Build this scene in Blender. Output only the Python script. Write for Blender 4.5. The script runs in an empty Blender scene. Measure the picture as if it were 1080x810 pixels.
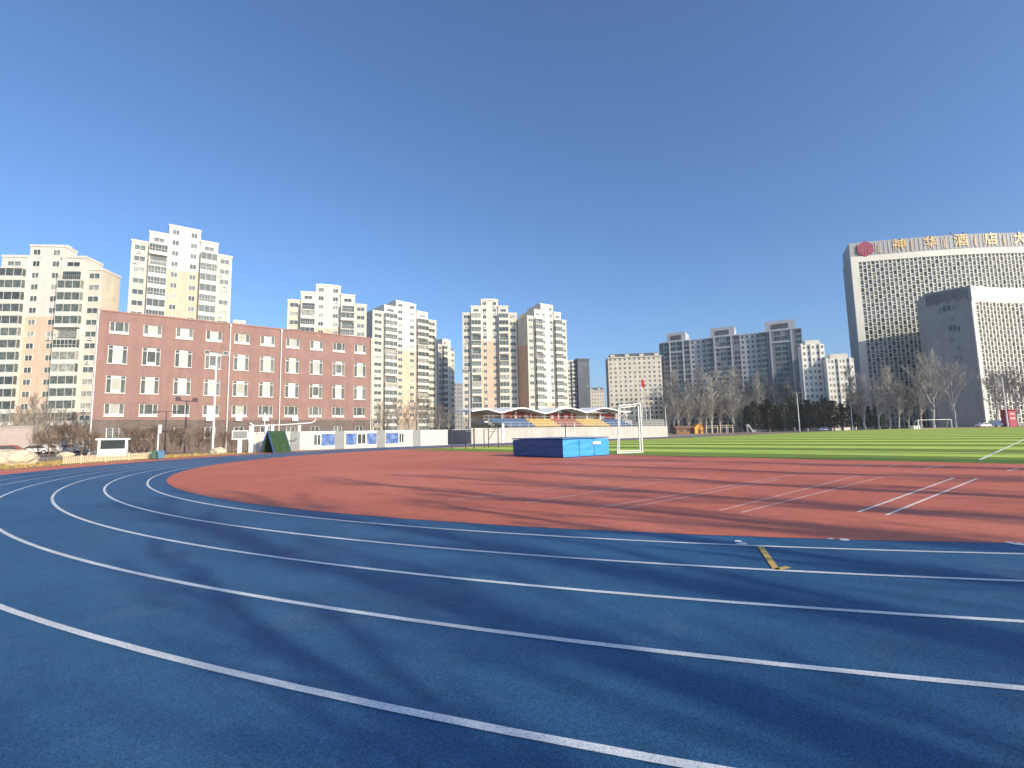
import bpy, bmesh, math, random
from mathutils import Vector, Matrix
R = math.radians
sc = bpy.context.scene
COL = sc.collection

# ------------------------------------------------------------------ camera
FPX, PITCH, ROLL, EYE = 506.7, 0.10285, -0.02095, 1.6244      # focal length in px of a 1080x810 frame
cam_d = bpy.data.cameras.new('camera'); cam = bpy.data.objects.new('camera', cam_d); COL.objects.link(cam)
cam_d.sensor_width = 36.0; cam_d.lens = FPX / 1080 * 36.0
cam_d.clip_start = 0.05; cam_d.clip_end = 12000
cp, sp = math.cos(PITCH), math.sin(PITCH); cr, sr = math.cos(ROLL), math.sin(ROLL)
_right0, _up0, _fwd = Vector((1, 0, 0)), Vector((0, -sp, cp)), Vector((0, cp, sp))
_right = cr * _right0 + sr * _up0
_up = -sr * _right0 + cr * _up0
_M = Matrix((_right, _up, -_fwd)).transposed().to_4x4(); _M.translation = Vector((0, 0, EYE))
cam.matrix_world = _M
sc.camera = cam

# ------------------------------------------------------------------ sky, sun, exposure
SUN_AZ, SUN_EL = math.atan2(0.75, -0.66), R(24)                # azimuth clockwise from +Y
w = bpy.data.worlds.new('World'); sc.world = w; w.use_nodes = True
nt = w.node_tree; nt.nodes.clear()
sky = nt.nodes.new('ShaderNodeTexSky'); sky.sky_type = 'NISHITA'; sky.sun_disc = False
sky.sun_elevation = SUN_EL; sky.sun_rotation = SUN_AZ
sky.air_density = 1.0; sky.dust_density = 2.2; sky.ozone_density = 6.6; sky.altitude = 200
bg = nt.nodes.new('ShaderNodeBackground'); bg.inputs[1].default_value = 0.14
wo = nt.nodes.new('ShaderNodeOutputWorld')
nt.links.new(sky.outputs[0], bg.inputs[0]); nt.links.new(bg.outputs[0], wo.inputs[0])
sd = bpy.data.lights.new('sun', 'SUN'); sd.energy = 3.5; sd.angle = R(0.53); sd.color = (1.0, 0.87, 0.67)
sun = bpy.data.objects.new('sun', sd); COL.objects.link(sun)
SUNV = Vector((math.sin(SUN_AZ) * math.cos(SUN_EL), math.cos(SUN_AZ) * math.cos(SUN_EL), math.sin(SUN_EL)))
sun.rotation_euler = SUNV.to_track_quat('Z', 'Y').to_euler()
sc.view_settings.view_transform = 'Standard'; sc.view_settings.look = 'None'
sc.view_settings.exposure = 0.55; sc.view_settings.gamma = 1.0; sc.view_settings.use_curve_mapping = False
sc.cycles.max_bounces = 6; sc.cycles.diffuse_bounces = 3; sc.cycles.glossy_bounces = 3
sc.cycles.sample_clamp_indirect = 6

# ------------------------------------------------------------------ frames of reference
UA = math.atan2(0.665, 0.747)                                   # the length of the field
U = Vector((math.cos(UA), math.sin(UA), 0)); V = Vector((-math.sin(UA), math.cos(UA), 0))
C1 = (35.2, 20.8); C2 = (182.5, 20.8)                           # centres of the two bends (u, v)
R5, RRED, LANE = 33.37, 32.75, 1.22
ROUT = 41.75
U_END = 27.8
def rise(u, v):
    a = min(1, max(0, (u - 60) / 130)); b = min(1, max(0, (60 - v) / 25))
    return 0.5 * a * b
def uv2w(u, v, z=0.0):
    return U * u + V * v + Vector((0, 0, z))
def w2uv(x, y):
    p = Vector((x, y, 0)); return p.dot(U), p.dot(V)
def gz(x, y):
    return rise(*w2uv(x, y))
def ray(px, py):
    x, y = px - 540, 405 - py
    return _right * x + _up * y + _fwd * FPX
def P3(px, py, Y):                                              # the world point a photo pixel shows at a distance
    d = ray(px, py); return Vector((0, 0, EYE)) + d * (Y / d.y)
def horizon(px):
    return 405 + FPX * math.tan(PITCH) / cr + (px - 540) * math.tan(ROLL)
def at(px, Y, py=None):                                         # where something stands, on the ground
    p = P3(px, horizon(px) + 3 if py is None else py, Y); p.z = gz(p.x, p.y); return p
def hgt(px, py, Y):
    return P3(px, py, Y).z

# ------------------------------------------------------------------ materials
MATS = {}
def rgb(c): return (c[0], c[1], c[2], 1.0)
def mat(name, col, rough=0.7, var=0.12, scale=3.0, bump=0.0, bscale=40.0, metal=0.0, spec=0.4, objvar=0.0, col2=None, detail=6.0):
    if name in MATS: return MATS[name]
    m = bpy.data.materials.new(name); m.use_nodes = True; n = m.node_tree; b = n.nodes['Principled BSDF']
    b.inputs['Roughness'].default_value = rough; b.inputs['Metallic'].default_value = metal
    b.inputs['Specular IOR Level'].default_value = spec
    tc = n.nodes.new('ShaderNodeTexCoord'); no = n.nodes.new('ShaderNodeTexNoise')
    no.inputs['Scale'].default_value = scale; no.inputs['Detail'].default_value = detail; no.inputs['Roughness'].default_value = 0.65
    n.links.new(tc.outputs['Object'], no.inputs['Vector'])
    rp = n.nodes.new('ShaderNodeValToRGB'); rp.color_ramp.elements[0].position = 0.3; rp.color_ramp.elements[1].position = 0.7
    c2 = col2 or tuple(min(1, c * (1 + var)) for c in col)
    rp.color_ramp.elements[0].color = rgb(tuple(c * (1 - var) for c in col)); rp.color_ramp.elements[1].color = rgb(c2)
    n.links.new(no.outputs['Fac'], rp.inputs['Fac'])
    out = rp.outputs['Color']
    if objvar:
        oi = n.nodes.new('ShaderNodeObjectInfo'); mr = n.nodes.new('ShaderNodeMapRange')
        mr.inputs[3].default_value = 1 - objvar; mr.inputs[4].default_value = 1 + objvar
        hs = n.nodes.new('ShaderNodeHueSaturation')
        n.links.new(oi.outputs['Random'], mr.inputs[0]); n.links.new(mr.outputs[0], hs.inputs['Value'])
        n.links.new(out, hs.inputs['Color']); out = hs.outputs[0]
    n.links.new(out, b.inputs['Base Color'])
    if bump:
        nb = n.nodes.new('ShaderNodeTexNoise'); nb.inputs['Scale'].default_value = bscale; nb.inputs['Detail'].default_value = 4
        bp = n.nodes.new('ShaderNodeBump'); bp.inputs['Strength'].default_value = bump; bp.inputs['Distance'].default_value = 0.02
        n.links.new(tc.outputs['Object'], nb.inputs['Vector']); n.links.new(nb.outputs['Fac'], bp.inputs['Height'])
        n.links.new(bp.outputs[0], b.inputs['Normal'])
    MATS[name] = m; return m

def nodes_of(name, rough=0.7, spec=0.4):
    m = bpy.data.materials.new(name); m.use_nodes = True; MATS[name] = m
    n = m.node_tree; b = n.nodes['Principled BSDF']; b.inputs['Roughness'].default_value = rough; b.inputs['Specular IOR Level'].default_value = spec
    return m, n, b
def N(n, t, **kw):
    x = n.nodes.new(t)
    for k, v in kw.items(): setattr(x, k, v)
    return x
def ramp(n, fac, stops):
    r = n.nodes.new('ShaderNodeValToRGB'); e = r.color_ramp.elements
    while len(e) < len(stops): e.new(0.5)
    for i, (p, c) in enumerate(stops): e[i].position = p; e[i].color = rgb(c) if not isinstance(c, (int, float)) else (c, c, c, 1)
    n.links.new(fac, r.inputs['Fac']); return r.outputs['Color']
def noise(n, vec, scale, detail=6, rough=0.6, dist=0.0):
    t = n.nodes.new('ShaderNodeTexNoise'); t.inputs['Scale'].default_value = scale; t.inputs['Detail'].default_value = detail
    t.inputs['Roughness'].default_value = rough; t.inputs['Distortion'].default_value = dist
    n.links.new(vec, t.inputs['Vector']); return t.outputs['Fac']
def mix(n, a, b, fac, mode='MIX'):
    x = n.nodes.new('ShaderNodeMix'); x.data_type = 'RGBA'; x.blend_type = mode
    for s, v in ((x.inputs[0], fac), (x.inputs[6], a), (x.inputs[7], b)):
        if hasattr(v, 'is_linked'): n.links.new(v, s)
        elif isinstance(v, (int, float)): s.default_value = v
        else: s.default_value = rgb(v)
    return x.outputs[2]

def rubber(name, base, pale, dark, gran):
    """poured rubber-granule surface: speckle, broad worn patches, dusty scuffs, seams, a sandpaper bump"""
    m, n, b = nodes_of(name, 0.62, 0.3)
    tc = N(n, 'ShaderNodeTexCoord').outputs['Object']
    big = ramp(n, noise(n, tc, 0.16, 5, 0.6, 0.4), [(0.32, dark), (0.52, base), (0.72, pale)])
    mid = ramp(n, noise(n, tc, 2.6, 6, 0.65), [(0.3, 0.84), (0.7, 1.12)])
    c = mix(n, big, mid, 0.8, 'MULTIPLY')
    dust = ramp(n, noise(n, tc, 0.7, 8, 0.75, 1.2), [(0.52, 0.0), (0.72, 0.34)])
    grey = tuple(0.6 * x + 0.10 for x in base)
    c = mix(n, c, grey, dust)
    sm = ramp(n, noise(n, tc, gran * 0.35, 4, 0.8), [(0.2, 0.78), (0.5, 1.0), (0.8, 1.22)])
    c = mix(n, c, sm, 1.0, 'MULTIPLY')
    fine = ramp(n, noise(n, tc, gran, 2, 0.9), [(0.34, 0.42), (0.5, 1.0), (0.66, 1.75)])
    c = mix(n, c, fine, 0.9, 'MULTIPLY')
    sc_ = N(n, 'ShaderNodeMapping'); sc_.inputs['Scale'].default_value = (0.5, 3.5, 1); sc_.inputs['Rotation'].default_value = (0, 0, 0.6); n.links.new(tc, sc_.inputs[0])
    scuff = ramp(n, noise(n, sc_.outputs[0], 2.2, 7, 0.8, 0.6), [(0.62, 0.0), (0.74, 0.28)])
    c = mix(n, c, tuple(0.5 * x for x in dark), scuff)
    n.links.new(c, b.inputs['Base Color'])
    bp = N(n, 'ShaderNodeBump'); bp.inputs['Strength'].default_value = 0.8; bp.inputs['Distance'].default_value = 0.008
    n.links.new(noise(n, tc, gran, 2, 0.9), bp.inputs['Height']); n.links.new(bp.outputs[0], b.inputs['Normal'])
    return m
M_blue = rubber('blue_track_rubber', (0.026, 0.108, 0.222), (0.039, 0.138, 0.266), (0.018, 0.084, 0.184), 90)
M_red = rubber('red_track_rubber', (0.56, 0.155, 0.090), (0.63, 0.205, 0.125), (0.48, 0.125, 0.07), 80)

def line_paint():
    m, n, b = nodes_of('white_line_paint', 0.6)
    tc = N(n, 'ShaderNodeTexCoord').outputs['Object']
    c = ramp(n, noise(n, tc, 60, 4, 0.8), [(0.34, (0.20, 0.28, 0.36)), (0.44, (0.66, 0.69, 0.70)), (0.6, (0.82, 0.82, 0.80))])
    c = mix(n, c, ramp(n, noise(n, tc, 0.9, 5), [(0.3, 0.78), (0.6, 1.0)]), 1.0, 'MULTIPLY')
    n.links.new(c, b.inputs['Base Color']); return m
M_line = line_paint()
M_run = mat('warm_white_line_paint', (0.82, 0.76, 0.68), 0.65, 0.2, 6)
M_faint = mat('worn_white_paint', (0.66, 0.46, 0.40), 0.7, 0.3, 5)
M_ypaint = mat('yellow_line_paint', (0.62, 0.42, 0.10), 0.6, 0.25, 25)

def turf():
    m, n, b = nodes_of('striped_artificial_turf', 0.75, 0.2)
    tc = N(n, 'ShaderNodeTexCoord').outputs['Object']
    sx = N(n, 'ShaderNodeSeparateXYZ'); n.links.new(tc, sx.inputs[0])
    a = N(n, 'ShaderNodeMath', operation='SUBTRACT'); n.links.new(sx.outputs[0], a.inputs[0]); a.inputs[1].default_value = U_END
    d = N(n, 'ShaderNodeMath', operation='DIVIDE'); n.links.new(a.outputs[0], d.inputs[0]); d.inputs[1].default_value = 10.0
    f = N(n, 'ShaderNodeMath', operation='FRACT'); n.links.new(d.outputs[0], f.inputs[0])
    st = ramp(n, f.outputs[0], [(0.0, (0.20, 0.29, 0.045)), (0.49, (0.20, 0.29, 0.045)), (0.51, (0.54, 0.67, 0.11)), (0.99, (0.54, 0.67, 0.11))])
    c = mix(n, st, ramp(n, noise(n, tc, 0.7, 6, 0.7), [(0.3, 0.82), (0.7, 1.12)]), 1.0, 'MULTIPLY')
    c = mix(n, c, ramp(n, noise(n, tc, 45, 3, 0.8), [(0.3, 0.7), (0.7, 1.2)]), 0.7, 'MULTIPLY')
    n.links.new(c, b.inputs['Base Color'])
    bp = N(n, 'ShaderNodeBump'); bp.inputs['Strength'].default_value = 0.6; bp.inputs['Distance'].default_value = 0.02
    n.links.new(noise(n, tc, 60, 3, 0.8), bp.inputs['Height']); n.links.new(bp.outputs[0], b.inputs['Normal'])
    return m
M_turf = turf()
def soil():
    m, n, b = nodes_of('dry_winter_ground', 0.95, 0.15)
    tc = N(n, 'ShaderNodeTexCoord').outputs['Object']
    c = ramp(n, noise(n, tc, 0.09, 8, 0.65), [(0.3, (0.20, 0.165, 0.12)), (0.5, (0.30, 0.25, 0.18)), (0.7, (0.36, 0.33, 0.28))])
    c = mix(n, c, ramp(n, noise(n, tc, 3.0, 6, 0.7), [(0.3, 0.7), (0.7, 1.2)]), 1.0, 'MULTIPLY')
    n.links.new(c, b.inputs['Base Color']); return m
M_soil = soil()
M_dry = mat('dry_yellow_grass', (0.46, 0.29, 0.07), 0.9, 0.35, 1.6, 0.5, 30, col2=(0.52, 0.38, 0.15))
M_straw = mat('straw_grass_blades', (0.55, 0.38, 0.11), 0.8, 0.3, 2, objvar=0.1)
M_bright = mat('bright_white_cladding', (0.80, 0.77, 0.69), 0.7, 0.05, 0.3)
def weathered(name, col, streak=0.72, joint=0.0):
    """plaster with rain streaks and a grimy foot"""
    m, n, b = nodes_of(name, 0.82, 0.25)
    tc = N(n, 'ShaderNodeTexCoord').outputs['Object']
    c = ramp(n, noise(n, tc, 0.35, 6, 0.65), [(0.3, tuple(x * 0.90 for x in col)), (0.7, tuple(min(1, x * 1.06) for x in col))])
    mp = N(n, 'ShaderNodeMapping'); mp.inputs['Scale'].default_value = (0.55, 0.55, 0.12); n.links.new(tc, mp.inputs[0])
    c = mix(n, c, ramp(n, noise(n, mp.outputs[0], 1.0, 7, 0.75), [(0.36, streak), (0.60, 1.0)]), 1.0, 'MULTIPLY')
    c = mix(n, c, ramp(n, noise(n, tc, 2.5, 7, 0.75), [(0.34, 0.80), (0.58, 1.0)]), 0.6, 'MULTIPLY')
    n.links.new(c, b.inputs['Base Color']); return m
M_wallw = weathered('weathered_white_wall', (0.67, 0.64, 0.56), 0.82)
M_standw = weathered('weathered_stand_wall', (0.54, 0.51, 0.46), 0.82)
M_cream = weathered('cream_render', (0.71, 0.645, 0.53), 0.86)
M_white = weathered('white_render', (0.73, 0.70, 0.62), 0.88)
M_peach = weathered('peach_render', (0.71, 0.54, 0.40), 0.88)
M_asph = mat('asphalt', (0.055, 0.055, 0.06), 0.9, 0.3, 2)
M_pave = mat('grey_paving', (0.30, 0.27, 0.26), 0.85, 0.2, 0.7)
_unused = mat('cream_flat', (0.70, 0.63, 0.50), 0.8, 0.06, 0.25)
_unused = mat('white_flat', (0.70, 0.67, 0.58), 0.75, 0.05, 0.3)
_unused = mat('peach_flat', (0.70, 0.54, 0.41), 0.8, 0.07, 0.3)
M_orange = mat('orange_render', (0.62, 0.38, 0.24), 0.8, 0.07, 0.3)
M_stone = mat('brown_base_stone', (0.34, 0.28, 0.22), 0.85, 0.2, 1.2)
M_roofd = mat('dark_roof', (0.10, 0.11, 0.13), 0.8, 0.2, 0.5)
def brick(name, c1, c2, mortar, sx=0.24, sy=0.065):
    m, n, b = nodes_of(name, 0.85, 0.25)
    tc = N(n, 'ShaderNodeTexCoord').outputs['Object']
    mp = N(n, 'ShaderNodeMapping'); mp.inputs['Rotation'].default_value = (R(90), 0, 0); n.links.new(tc, mp.inputs[0])
    bt = N(n, 'ShaderNodeTexBrick'); bt.inputs['Scale'].default_value = 1.0
    bt.inputs['Brick Width'].default_value = sx; bt.inputs['Row Height'].default_value = sy; bt.inputs['Mortar Size'].default_value = 0.006
    bt.inputs['Color1'].default_value = rgb(c1); bt.inputs['Color2'].default_value = rgb(c2); bt.inputs['Mortar'].default_value = rgb(mortar)
    n.links.new(mp.outputs[0], bt.inputs['Vector'])
    c = mix(n, bt.outputs[0], ramp(n, noise(n, tc, 0.35, 7, 0.65), [(0.3, 0.86), (0.7, 1.1)]), 1.0, 'MULTIPLY')
    st = N(n, 'ShaderNodeMapping'); st.inputs['Scale'].default_value = (1.4, 1.4, 0.08); n.links.new(tc, st.inputs[0])
    c = mix(n, c, ramp(n, noise(n, st.outputs[0], 1.0, 6, 0.7), [(0.35, 0.84), (0.6, 1.0)]), 0.8, 'MULTIPLY')
    n.links.new(c, b.inputs['Base Color']); return m
M_brick = brick('pink_red_brick', (0.335, 0.200, 0.172), (0.30, 0.175, 0.15), (0.35, 0.24, 0.21))
M_dbrick = brick('grey_brown_base_brick', (0.20, 0.155, 0.135), (0.16, 0.125, 0.11), (0.21, 0.18, 0.16), 0.6, 0.3)
M_frame = mat('white_window_frame', (0.80, 0.80, 0.77), 0.5, 0.05, 3)
M_frame2 = mat('aged_white_window_frame', (0.60, 0.60, 0.56), 0.5, 0.08, 3)
M_metalw = mat('white_painted_metal', (0.80, 0.80, 0.78), 0.4, 0.06, 3)
M_steel = mat('grey_steel', (0.42, 0.42, 0.42), 0.45, 0.1, 3, metal=0.4)
M_dark = mat('dark_metal', (0.045, 0.045, 0.05), 0.5, 0.2, 3)
M_conc = mat('pale_concrete', (0.56, 0.53, 0.48), 0.85, 0.12, 0.5)
M_concd = mat('grey_concrete', (0.36, 0.36, 0.36), 0.85, 0.12, 0.6)
M_greyp = mat('grey_panel', (0.27, 0.275, 0.265), 0.8, 0.1, 0.8)

def glass(name, dark, mid, pale, p1=0.55, p2=0.82):
    """window glass; what hangs behind it differs from window to window"""
    m, n, b = nodes_of(name, 0.12, 0.5)
    oi = N(n, 'ShaderNodeObjectInfo'); ge = N(n, 'ShaderNodeNewGeometry'); tc = N(n, 'ShaderNodeTexCoord').outputs['Object']
    ad = N(n, 'ShaderNodeMath', operation='ADD'); n.links.new(oi.outputs['Random'], ad.inputs[0]); n.links.new(ge.outputs['Random Per Island'], ad.inputs[1])
    fr_ = N(n, 'ShaderNodeMath', operation='FRACT'); n.links.new(ad.outputs[0], fr_.inputs[0])
    c = ramp(n, fr_.outputs[0], [(0.0, dark), (p1, mid), (p2, mid), (min(1, p2 + 0.12), pale)])
    c = mix(n, c, ramp(n, noise(n, tc, 1.1, 3), [(0.35, 0.6), (0.65, 1.4)]), 0.8, 'MULTIPLY')
    n.links.new(c, b.inputs['Base Color']); return m
M_glass = glass('flat_window_glass', (0.05, 0.065, 0.065), (0.12, 0.145, 0.135), (0.36, 0.36, 0.31))
M_bglass = glass('brick_house_glass', (0.05, 0.06, 0.055), (0.09, 0.105, 0.095), (0.14, 0.15, 0.14))
M_hglass = glass('hotel_glass', (0.03, 0.042, 0.045), (0.15, 0.175, 0.17), (0.30, 0.31, 0.27), 0.6, 0.85)
M_gglass = glass('grey_block_glass', (0.03, 0.05, 0.06), (0.07, 0.105, 0.12), (0.22, 0.25, 0.26), 0.6, 0.88)
M_curtain = mat('pale_curtain', (0.55, 0.55, 0.48), 0.9, 0.12, 1.5, objvar=0.25)
M_bark = mat('grey_bark', (0.33, 0.30, 0.26), 0.9, 0.25, 4, 0.4, 20, objvar=0.15)
M_twig = mat('bare_twigs', (0.29, 0.25, 0.205), 0.9, 0.2, 0.6, objvar=0.18)
M_paleb = mat('pale_poplar_bark', (0.42, 0.405, 0.375), 0.9, 0.2, 3, 0.3, 20, objvar=0.12)
M_palet = mat('pale_poplar_twigs', (0.34, 0.325, 0.295), 0.9, 0.2, 0.6, objvar=0.15)
M_pine = mat('dark_conifer_needles', (0.05, 0.058, 0.028), 0.8, 0.45, 1.6, objvar=0.35, col2=(0.13, 0.13, 0.06))
M_rust = mat('browned_conifer_needles', (0.13, 0.088, 0.042), 0.8, 0.4, 1.6, objvar=0.2)
M_brush = mat('brown_shrub_twigs', (0.19, 0.135, 0.10), 0.9, 0.3, 1, objvar=0.25)
M_hedge = mat('dull_green_hedge', (0.055, 0.065, 0.03), 0.85, 0.4, 3, col2=(0.10, 0.095, 0.05))
M_rock = mat('pale_boulder', (0.58, 0.49, 0.36), 0.9, 0.25, 1.5, 0.8, 3)

HAZE = bpy.data.materials.new('thin_air_haze'); HAZE.use_nodes = True
_n = HAZE.node_tree; _n.nodes.clear(); _o = _n.nodes.new('ShaderNodeOutputMaterial'); _v = _n.nodes.new('ShaderNodeVolumePrincipled')
_v.inputs['Color'].default_value = (0.86, 0.92, 1.0, 1); _v.inputs['Density'].default_value = 0.00018; _v.inputs['Anisotropy'].default_value = 0.0
_n.links.new(_v.outputs[0], _o.inputs['Volume'])

# ------------------------------------------------------------------ mesh helpers
class MB:
    def __init__(s): s.v = []; s.f = []; s.m = []
    def quad(s, a, b, c, d, m=0):
        i = len(s.v); s.v += [tuple(a), tuple(b), tuple(c), tuple(d)]; s.f.append((i, i+1, i+2, i+3)); s.m.append(m)
    def tri(s, a, b, c, m=0):
        i = len(s.v); s.v += [tuple(a), tuple(b), tuple(c)]; s.f.append((i, i+1, i+2)); s.m.append(m)
    def box(s, x0, x1, y0, y1, z0, z1, m=0, rz=0.0, org=None):
        i = len(s.v); ps = [(x0,y0,z0),(x1,y0,z0),(x1,y1,z0),(x0,y1,z0),(x0,y0,z1),(x1,y0,z1),(x1,y1,z1),(x0,y1,z1)]
        if rz or org:
            o = Vector(org or (0, 0, 0)); q = Matrix.Rotation(rz, 3, 'Z'); ps = [tuple(o + q @ Vector(p)) for p in ps]
        s.v += ps
        for f in ((0,3,2,1),(4,5,6,7),(0,1,5,4),(1,2,6,5),(2,3,7,6),(3,0,4,7)):
            s.f.append(tuple(i + k for k in f)); s.m.append(m)
    def tube(s, p, q, r0, r1=None, n=8, m=0, caps=True):
        p, q = Vector(p), Vector(q); r1 = r0 if r1 is None else r1
        d = (q - p)
        if d.length < 1e-6: return
        d.normalize(); a = d.orthogonal().normalized(); b = d.cross(a); i = len(s.v)
        for c, r in ((p, r0), (q, r1)):
            for k in range(n):
                t = 2 * math.pi * k / n; s.v.append(tuple(c + a * (r * math.cos(t)) + b * (r * math.sin(t))))
        for k in range(n):
            s.f.append((i + k, i + (k+1) % n, i + n + (k+1) % n, i + n + k)); s.m.append(m)
        if caps and n > 3:
            s.f.append(tuple(i + n - 1 - k for k in range(n))); s.m.append(m)
            s.f.append(tuple(i + n + k for k in range(n))); s.m.append(m)
    def path(s, pts, radii, n=8, m=0):
        pts = [Vector(p) for p in pts]; i0 = len(s.v); a = None
        for k, p in enumerate(pts):
            d = (pts[min(k+1, len(pts)-1)] - pts[max(k-1, 0)]).normalized()
            if a is None: a = d.orthogonal().normalized()
            a = (a - d * a.dot(d)).normalized(); b = d.cross(a)
            for j in range(n):
                t = 2 * math.pi * j / n; r = radii[k] if hasattr(radii, '__len__') else radii
                s.v.append(tuple(p + a * (r * math.cos(t)) + b * (r * math.sin(t))))
        for k in range(len(pts) - 1):
            for j in range(n):
                s.f.append((i0 + k*n + j, i0 + k*n + (j+1) % n, i0 + (k+1)*n + (j+1) % n, i0 + (k+1)*n + j)); s.m.append(m)
        if n > 3:
            s.f.append(tuple(i0 + n - 1 - j for j in range(n))); s.m.append(m)
            e = i0 + (len(pts) - 1) * n; s.f.append(tuple(e + j for j in range(n))); s.m.append(m)
    def prism(s, poly, z0, z1, m=0):                             # poly counter-clockwise in xy
        i = len(s.v); n = len(poly)
        s.v += [(x, y, z0) for x, y in poly] + [(x, y, z1) for x, y in poly]
        s.f.append(tuple(i + n - 1 - k for k in range(n))); s.m.append(m)
        s.f.append(tuple(i + n + k for k in range(n))); s.m.append(m)
        for k in range(n):
            s.f.append((i + k, i + (k+1) % n, i + n + (k+1) % n, i + n + k)); s.m.append(m)
    def mesh(s, name, mats, smooth=False):
        me = bpy.data.meshes.new(name); me.from_pydata(s.v, [], s.f)
        for m in (mats if isinstance(mats, (list, tuple)) else [mats]): me.materials.append(m)
        me.polygons.foreach_set('material_index', s.m)
        if smooth: me.polygons.foreach_set('use_smooth', [True] * len(me.polygons))
        me.update(); return me
    def build(s, name, mats, parent=None, loc=None, rz=0.0, smooth=False):
        return place(s.mesh(name, mats, smooth), name, parent, loc, rz)
def place(me, name, parent=None, loc=None, rz=0.0):
    o = bpy.data.objects.new(name, me); COL.objects.link(o)
    if parent: o.parent = parent
    if loc is not None: o.location = loc
    if rz: o.rotation_euler = (0, 0, rz)
    return o
def tag(o, label=None, cat=None, group=None, kind=None):
    for k, v in (('label', label), ('category', cat), ('group', group), ('kind', kind)):
        if v: o[k] = v
    return o
def thing(name, label, cat, loc=(0, 0, 0), rz=0.0, group=None):
    o = bpy.data.objects.new(name, None); COL.objects.link(o); o.location = loc; o.rotation_euler = (0, 0, rz)
    o.empty_display_size = 0.3
    return tag(o, label, cat, group)
def bevelled(o, w=0.02, seg=2):
    b = o.modifiers.new('bevel', 'BEVEL'); b.width = w; b.segments = seg; b.limit_method = 'ANGLE'; return o
def copy_tree(o, loc, rz=0.0, scale=None, label=None):
    c = o.copy(); COL.objects.link(c); c.location = loc; c.rotation_euler = (0, 0, rz)
    if scale is not None: c.scale = scale if hasattr(scale, '__len__') else (scale,) * 3
    if label: c['label'] = label
    for ch in list(o.children):
        d = ch.copy(); COL.objects.link(d); d.parent = c
        for g in list(ch.children):
            e = g.copy(); COL.objects.link(e); e.parent = d
    return c
ORD = ['first','second','third','fourth','fifth','sixth','seventh','eighth','ninth','tenth','eleventh','twelfth','thirteenth','fourteenth','fifteenth','sixteenth','seventeenth','eighteenth','nineteenth','twentieth','twenty-first','twenty-second','twenty-third','twenty-fourth','twenty-fifth','twenty-sixth','twenty-seventh','twenty-eighth']

# ================================================================== THE SETTING
def field(name, mb, m):                                          # laid out in the field's own (u, v) frame
    return tag(mb.build(name, m, rz=UA), kind='structure')
def sheet(mb, us, vs, lift):
    for i in range(len(us) - 1):
        for j in range(len(vs) - 1):
            q = [(us[i], vs[j]), (us[i+1], vs[j]), (us[i+1], vs[j+1]), (us[i], vs[j+1])]
            mb.quad(*[(u, v, rise(u, v) * (1.0 + (0.06 if lift else 0)) + lift) for u, v in q])
def lin(a, b, n): return [a + (b - a) * i / n for i in range(n + 1)]
gm = MB()
US = [-2500, -1200, -300] + lin(-100, 60, 8) + lin(70, 190, 12) + [240, 300, 420, 900, 1700, 3000]
VS = [-2500, -1200, -300] + lin(-100, 30, 13) + lin(35, 60, 5) + [75, 100, 150, 300, 900, 1700, 3000]
sheet(gm, US, VS, 0.0); field('ground', gm, M_soil)

hz = MB(); hz.box(-2520, 3020, -2520, 3020, -1.0, 99.0); tag(hz.build('haze', HAZE, rz=UA), kind='stuff')
def stadium(r, step=1.5, arc=160):
    pts = []
    for k in range(arc + 1):                                     # near bend, from the right straight round to the left one
        t = -math.pi / 2 - math.pi * k / arc; pts.append((C1[0] + r * math.cos(t), C1[1] + r * math.sin(t)))
    n = 40
    for k in range(1, n): pts.append((C1[0] + (C2[0] - C1[0]) * k / n, C1[1] + r))
    for k in range(arc + 1):
        t = math.pi / 2 - math.pi * k / arc; pts.append((C2[0] + r * math.cos(t), C2[1] + r * math.sin(t)))
    for k in range(1, n): pts.append((C2[0] - (C2[0] - C1[0]) * k / n, C1[1] - r))
    return pts
def ring(mb, r0, r1, lift, cross=1):
    rs = lin(r0, r1, cross); ps = [stadium(r) for r in rs]; n = len(ps[0])
    for c in range(cross):
        for k in range(n):
            a, b = ps[c][k], ps[c][(k+1) % n]; d, e = ps[c+1][k], ps[c+1][(k+1) % n]
            mb.quad(*[(u, v, rise(u, v) * 1.06 + lift) for u, v in (a, d, e, b)])
rm = MB(); ring(rm, ROUT - 0.3, ROUT + 3.9, 0.004, 2); field('outer_apron', rm, M_red)
bm_ = MB(); ring(bm_, RRED - 0.4, ROUT, 0.008, 4); field('running_track', bm_, M_blue)
im = MB()
us = lin(C1[0] - RRED, C1[0], 60) + lin(C1[0], C2[0], 40)[1:] + lin(C2[0], C2[0] + RRED, 40)[1:]
def half(u, r):
    if u < C1[0]: return math.sqrt(max(0, r*r - (u - C1[0])**2))
    if u > C2[0]: return math.sqrt(max(0, r*r - (u - C2[0])**2))
    return r
us = [C1[0] - RRED * math.cos(t) for t in lin(0, math.pi/2, 60)] + lin(C1[0], C2[0], 40)[1:] + [C2[0] + RRED * math.sin(t) for t in lin(0, math.pi/2, 40)][1:]
for i in range(len(us) - 1):
    for j in range(14):
        q = []
        for u, f in ((us[i], j/14), (us[i+1], j/14), (us[i+1], (j+1)/14), (us[i], (j+1)/14)):
            h = half(u, RRED); v = C1[1] - h + 2 * h * f; q.append((u, v, rise(u, v) * 1.06 + 0.012))
        im.quad(*q)
field('infield', im, M_red)
tm = MB()
for (a, b, v0, v1) in ((U_END, 60, -9.5, 50.2), (60, 190, -9.5, 50.2)):
    sheet(tm, lin(a, b, 14), sorted(set(lin(v0, 35, 8) + lin(35, v1, 4))), 0.018)
field('pitch', tm, M_turf)
lw = 0.05
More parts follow.
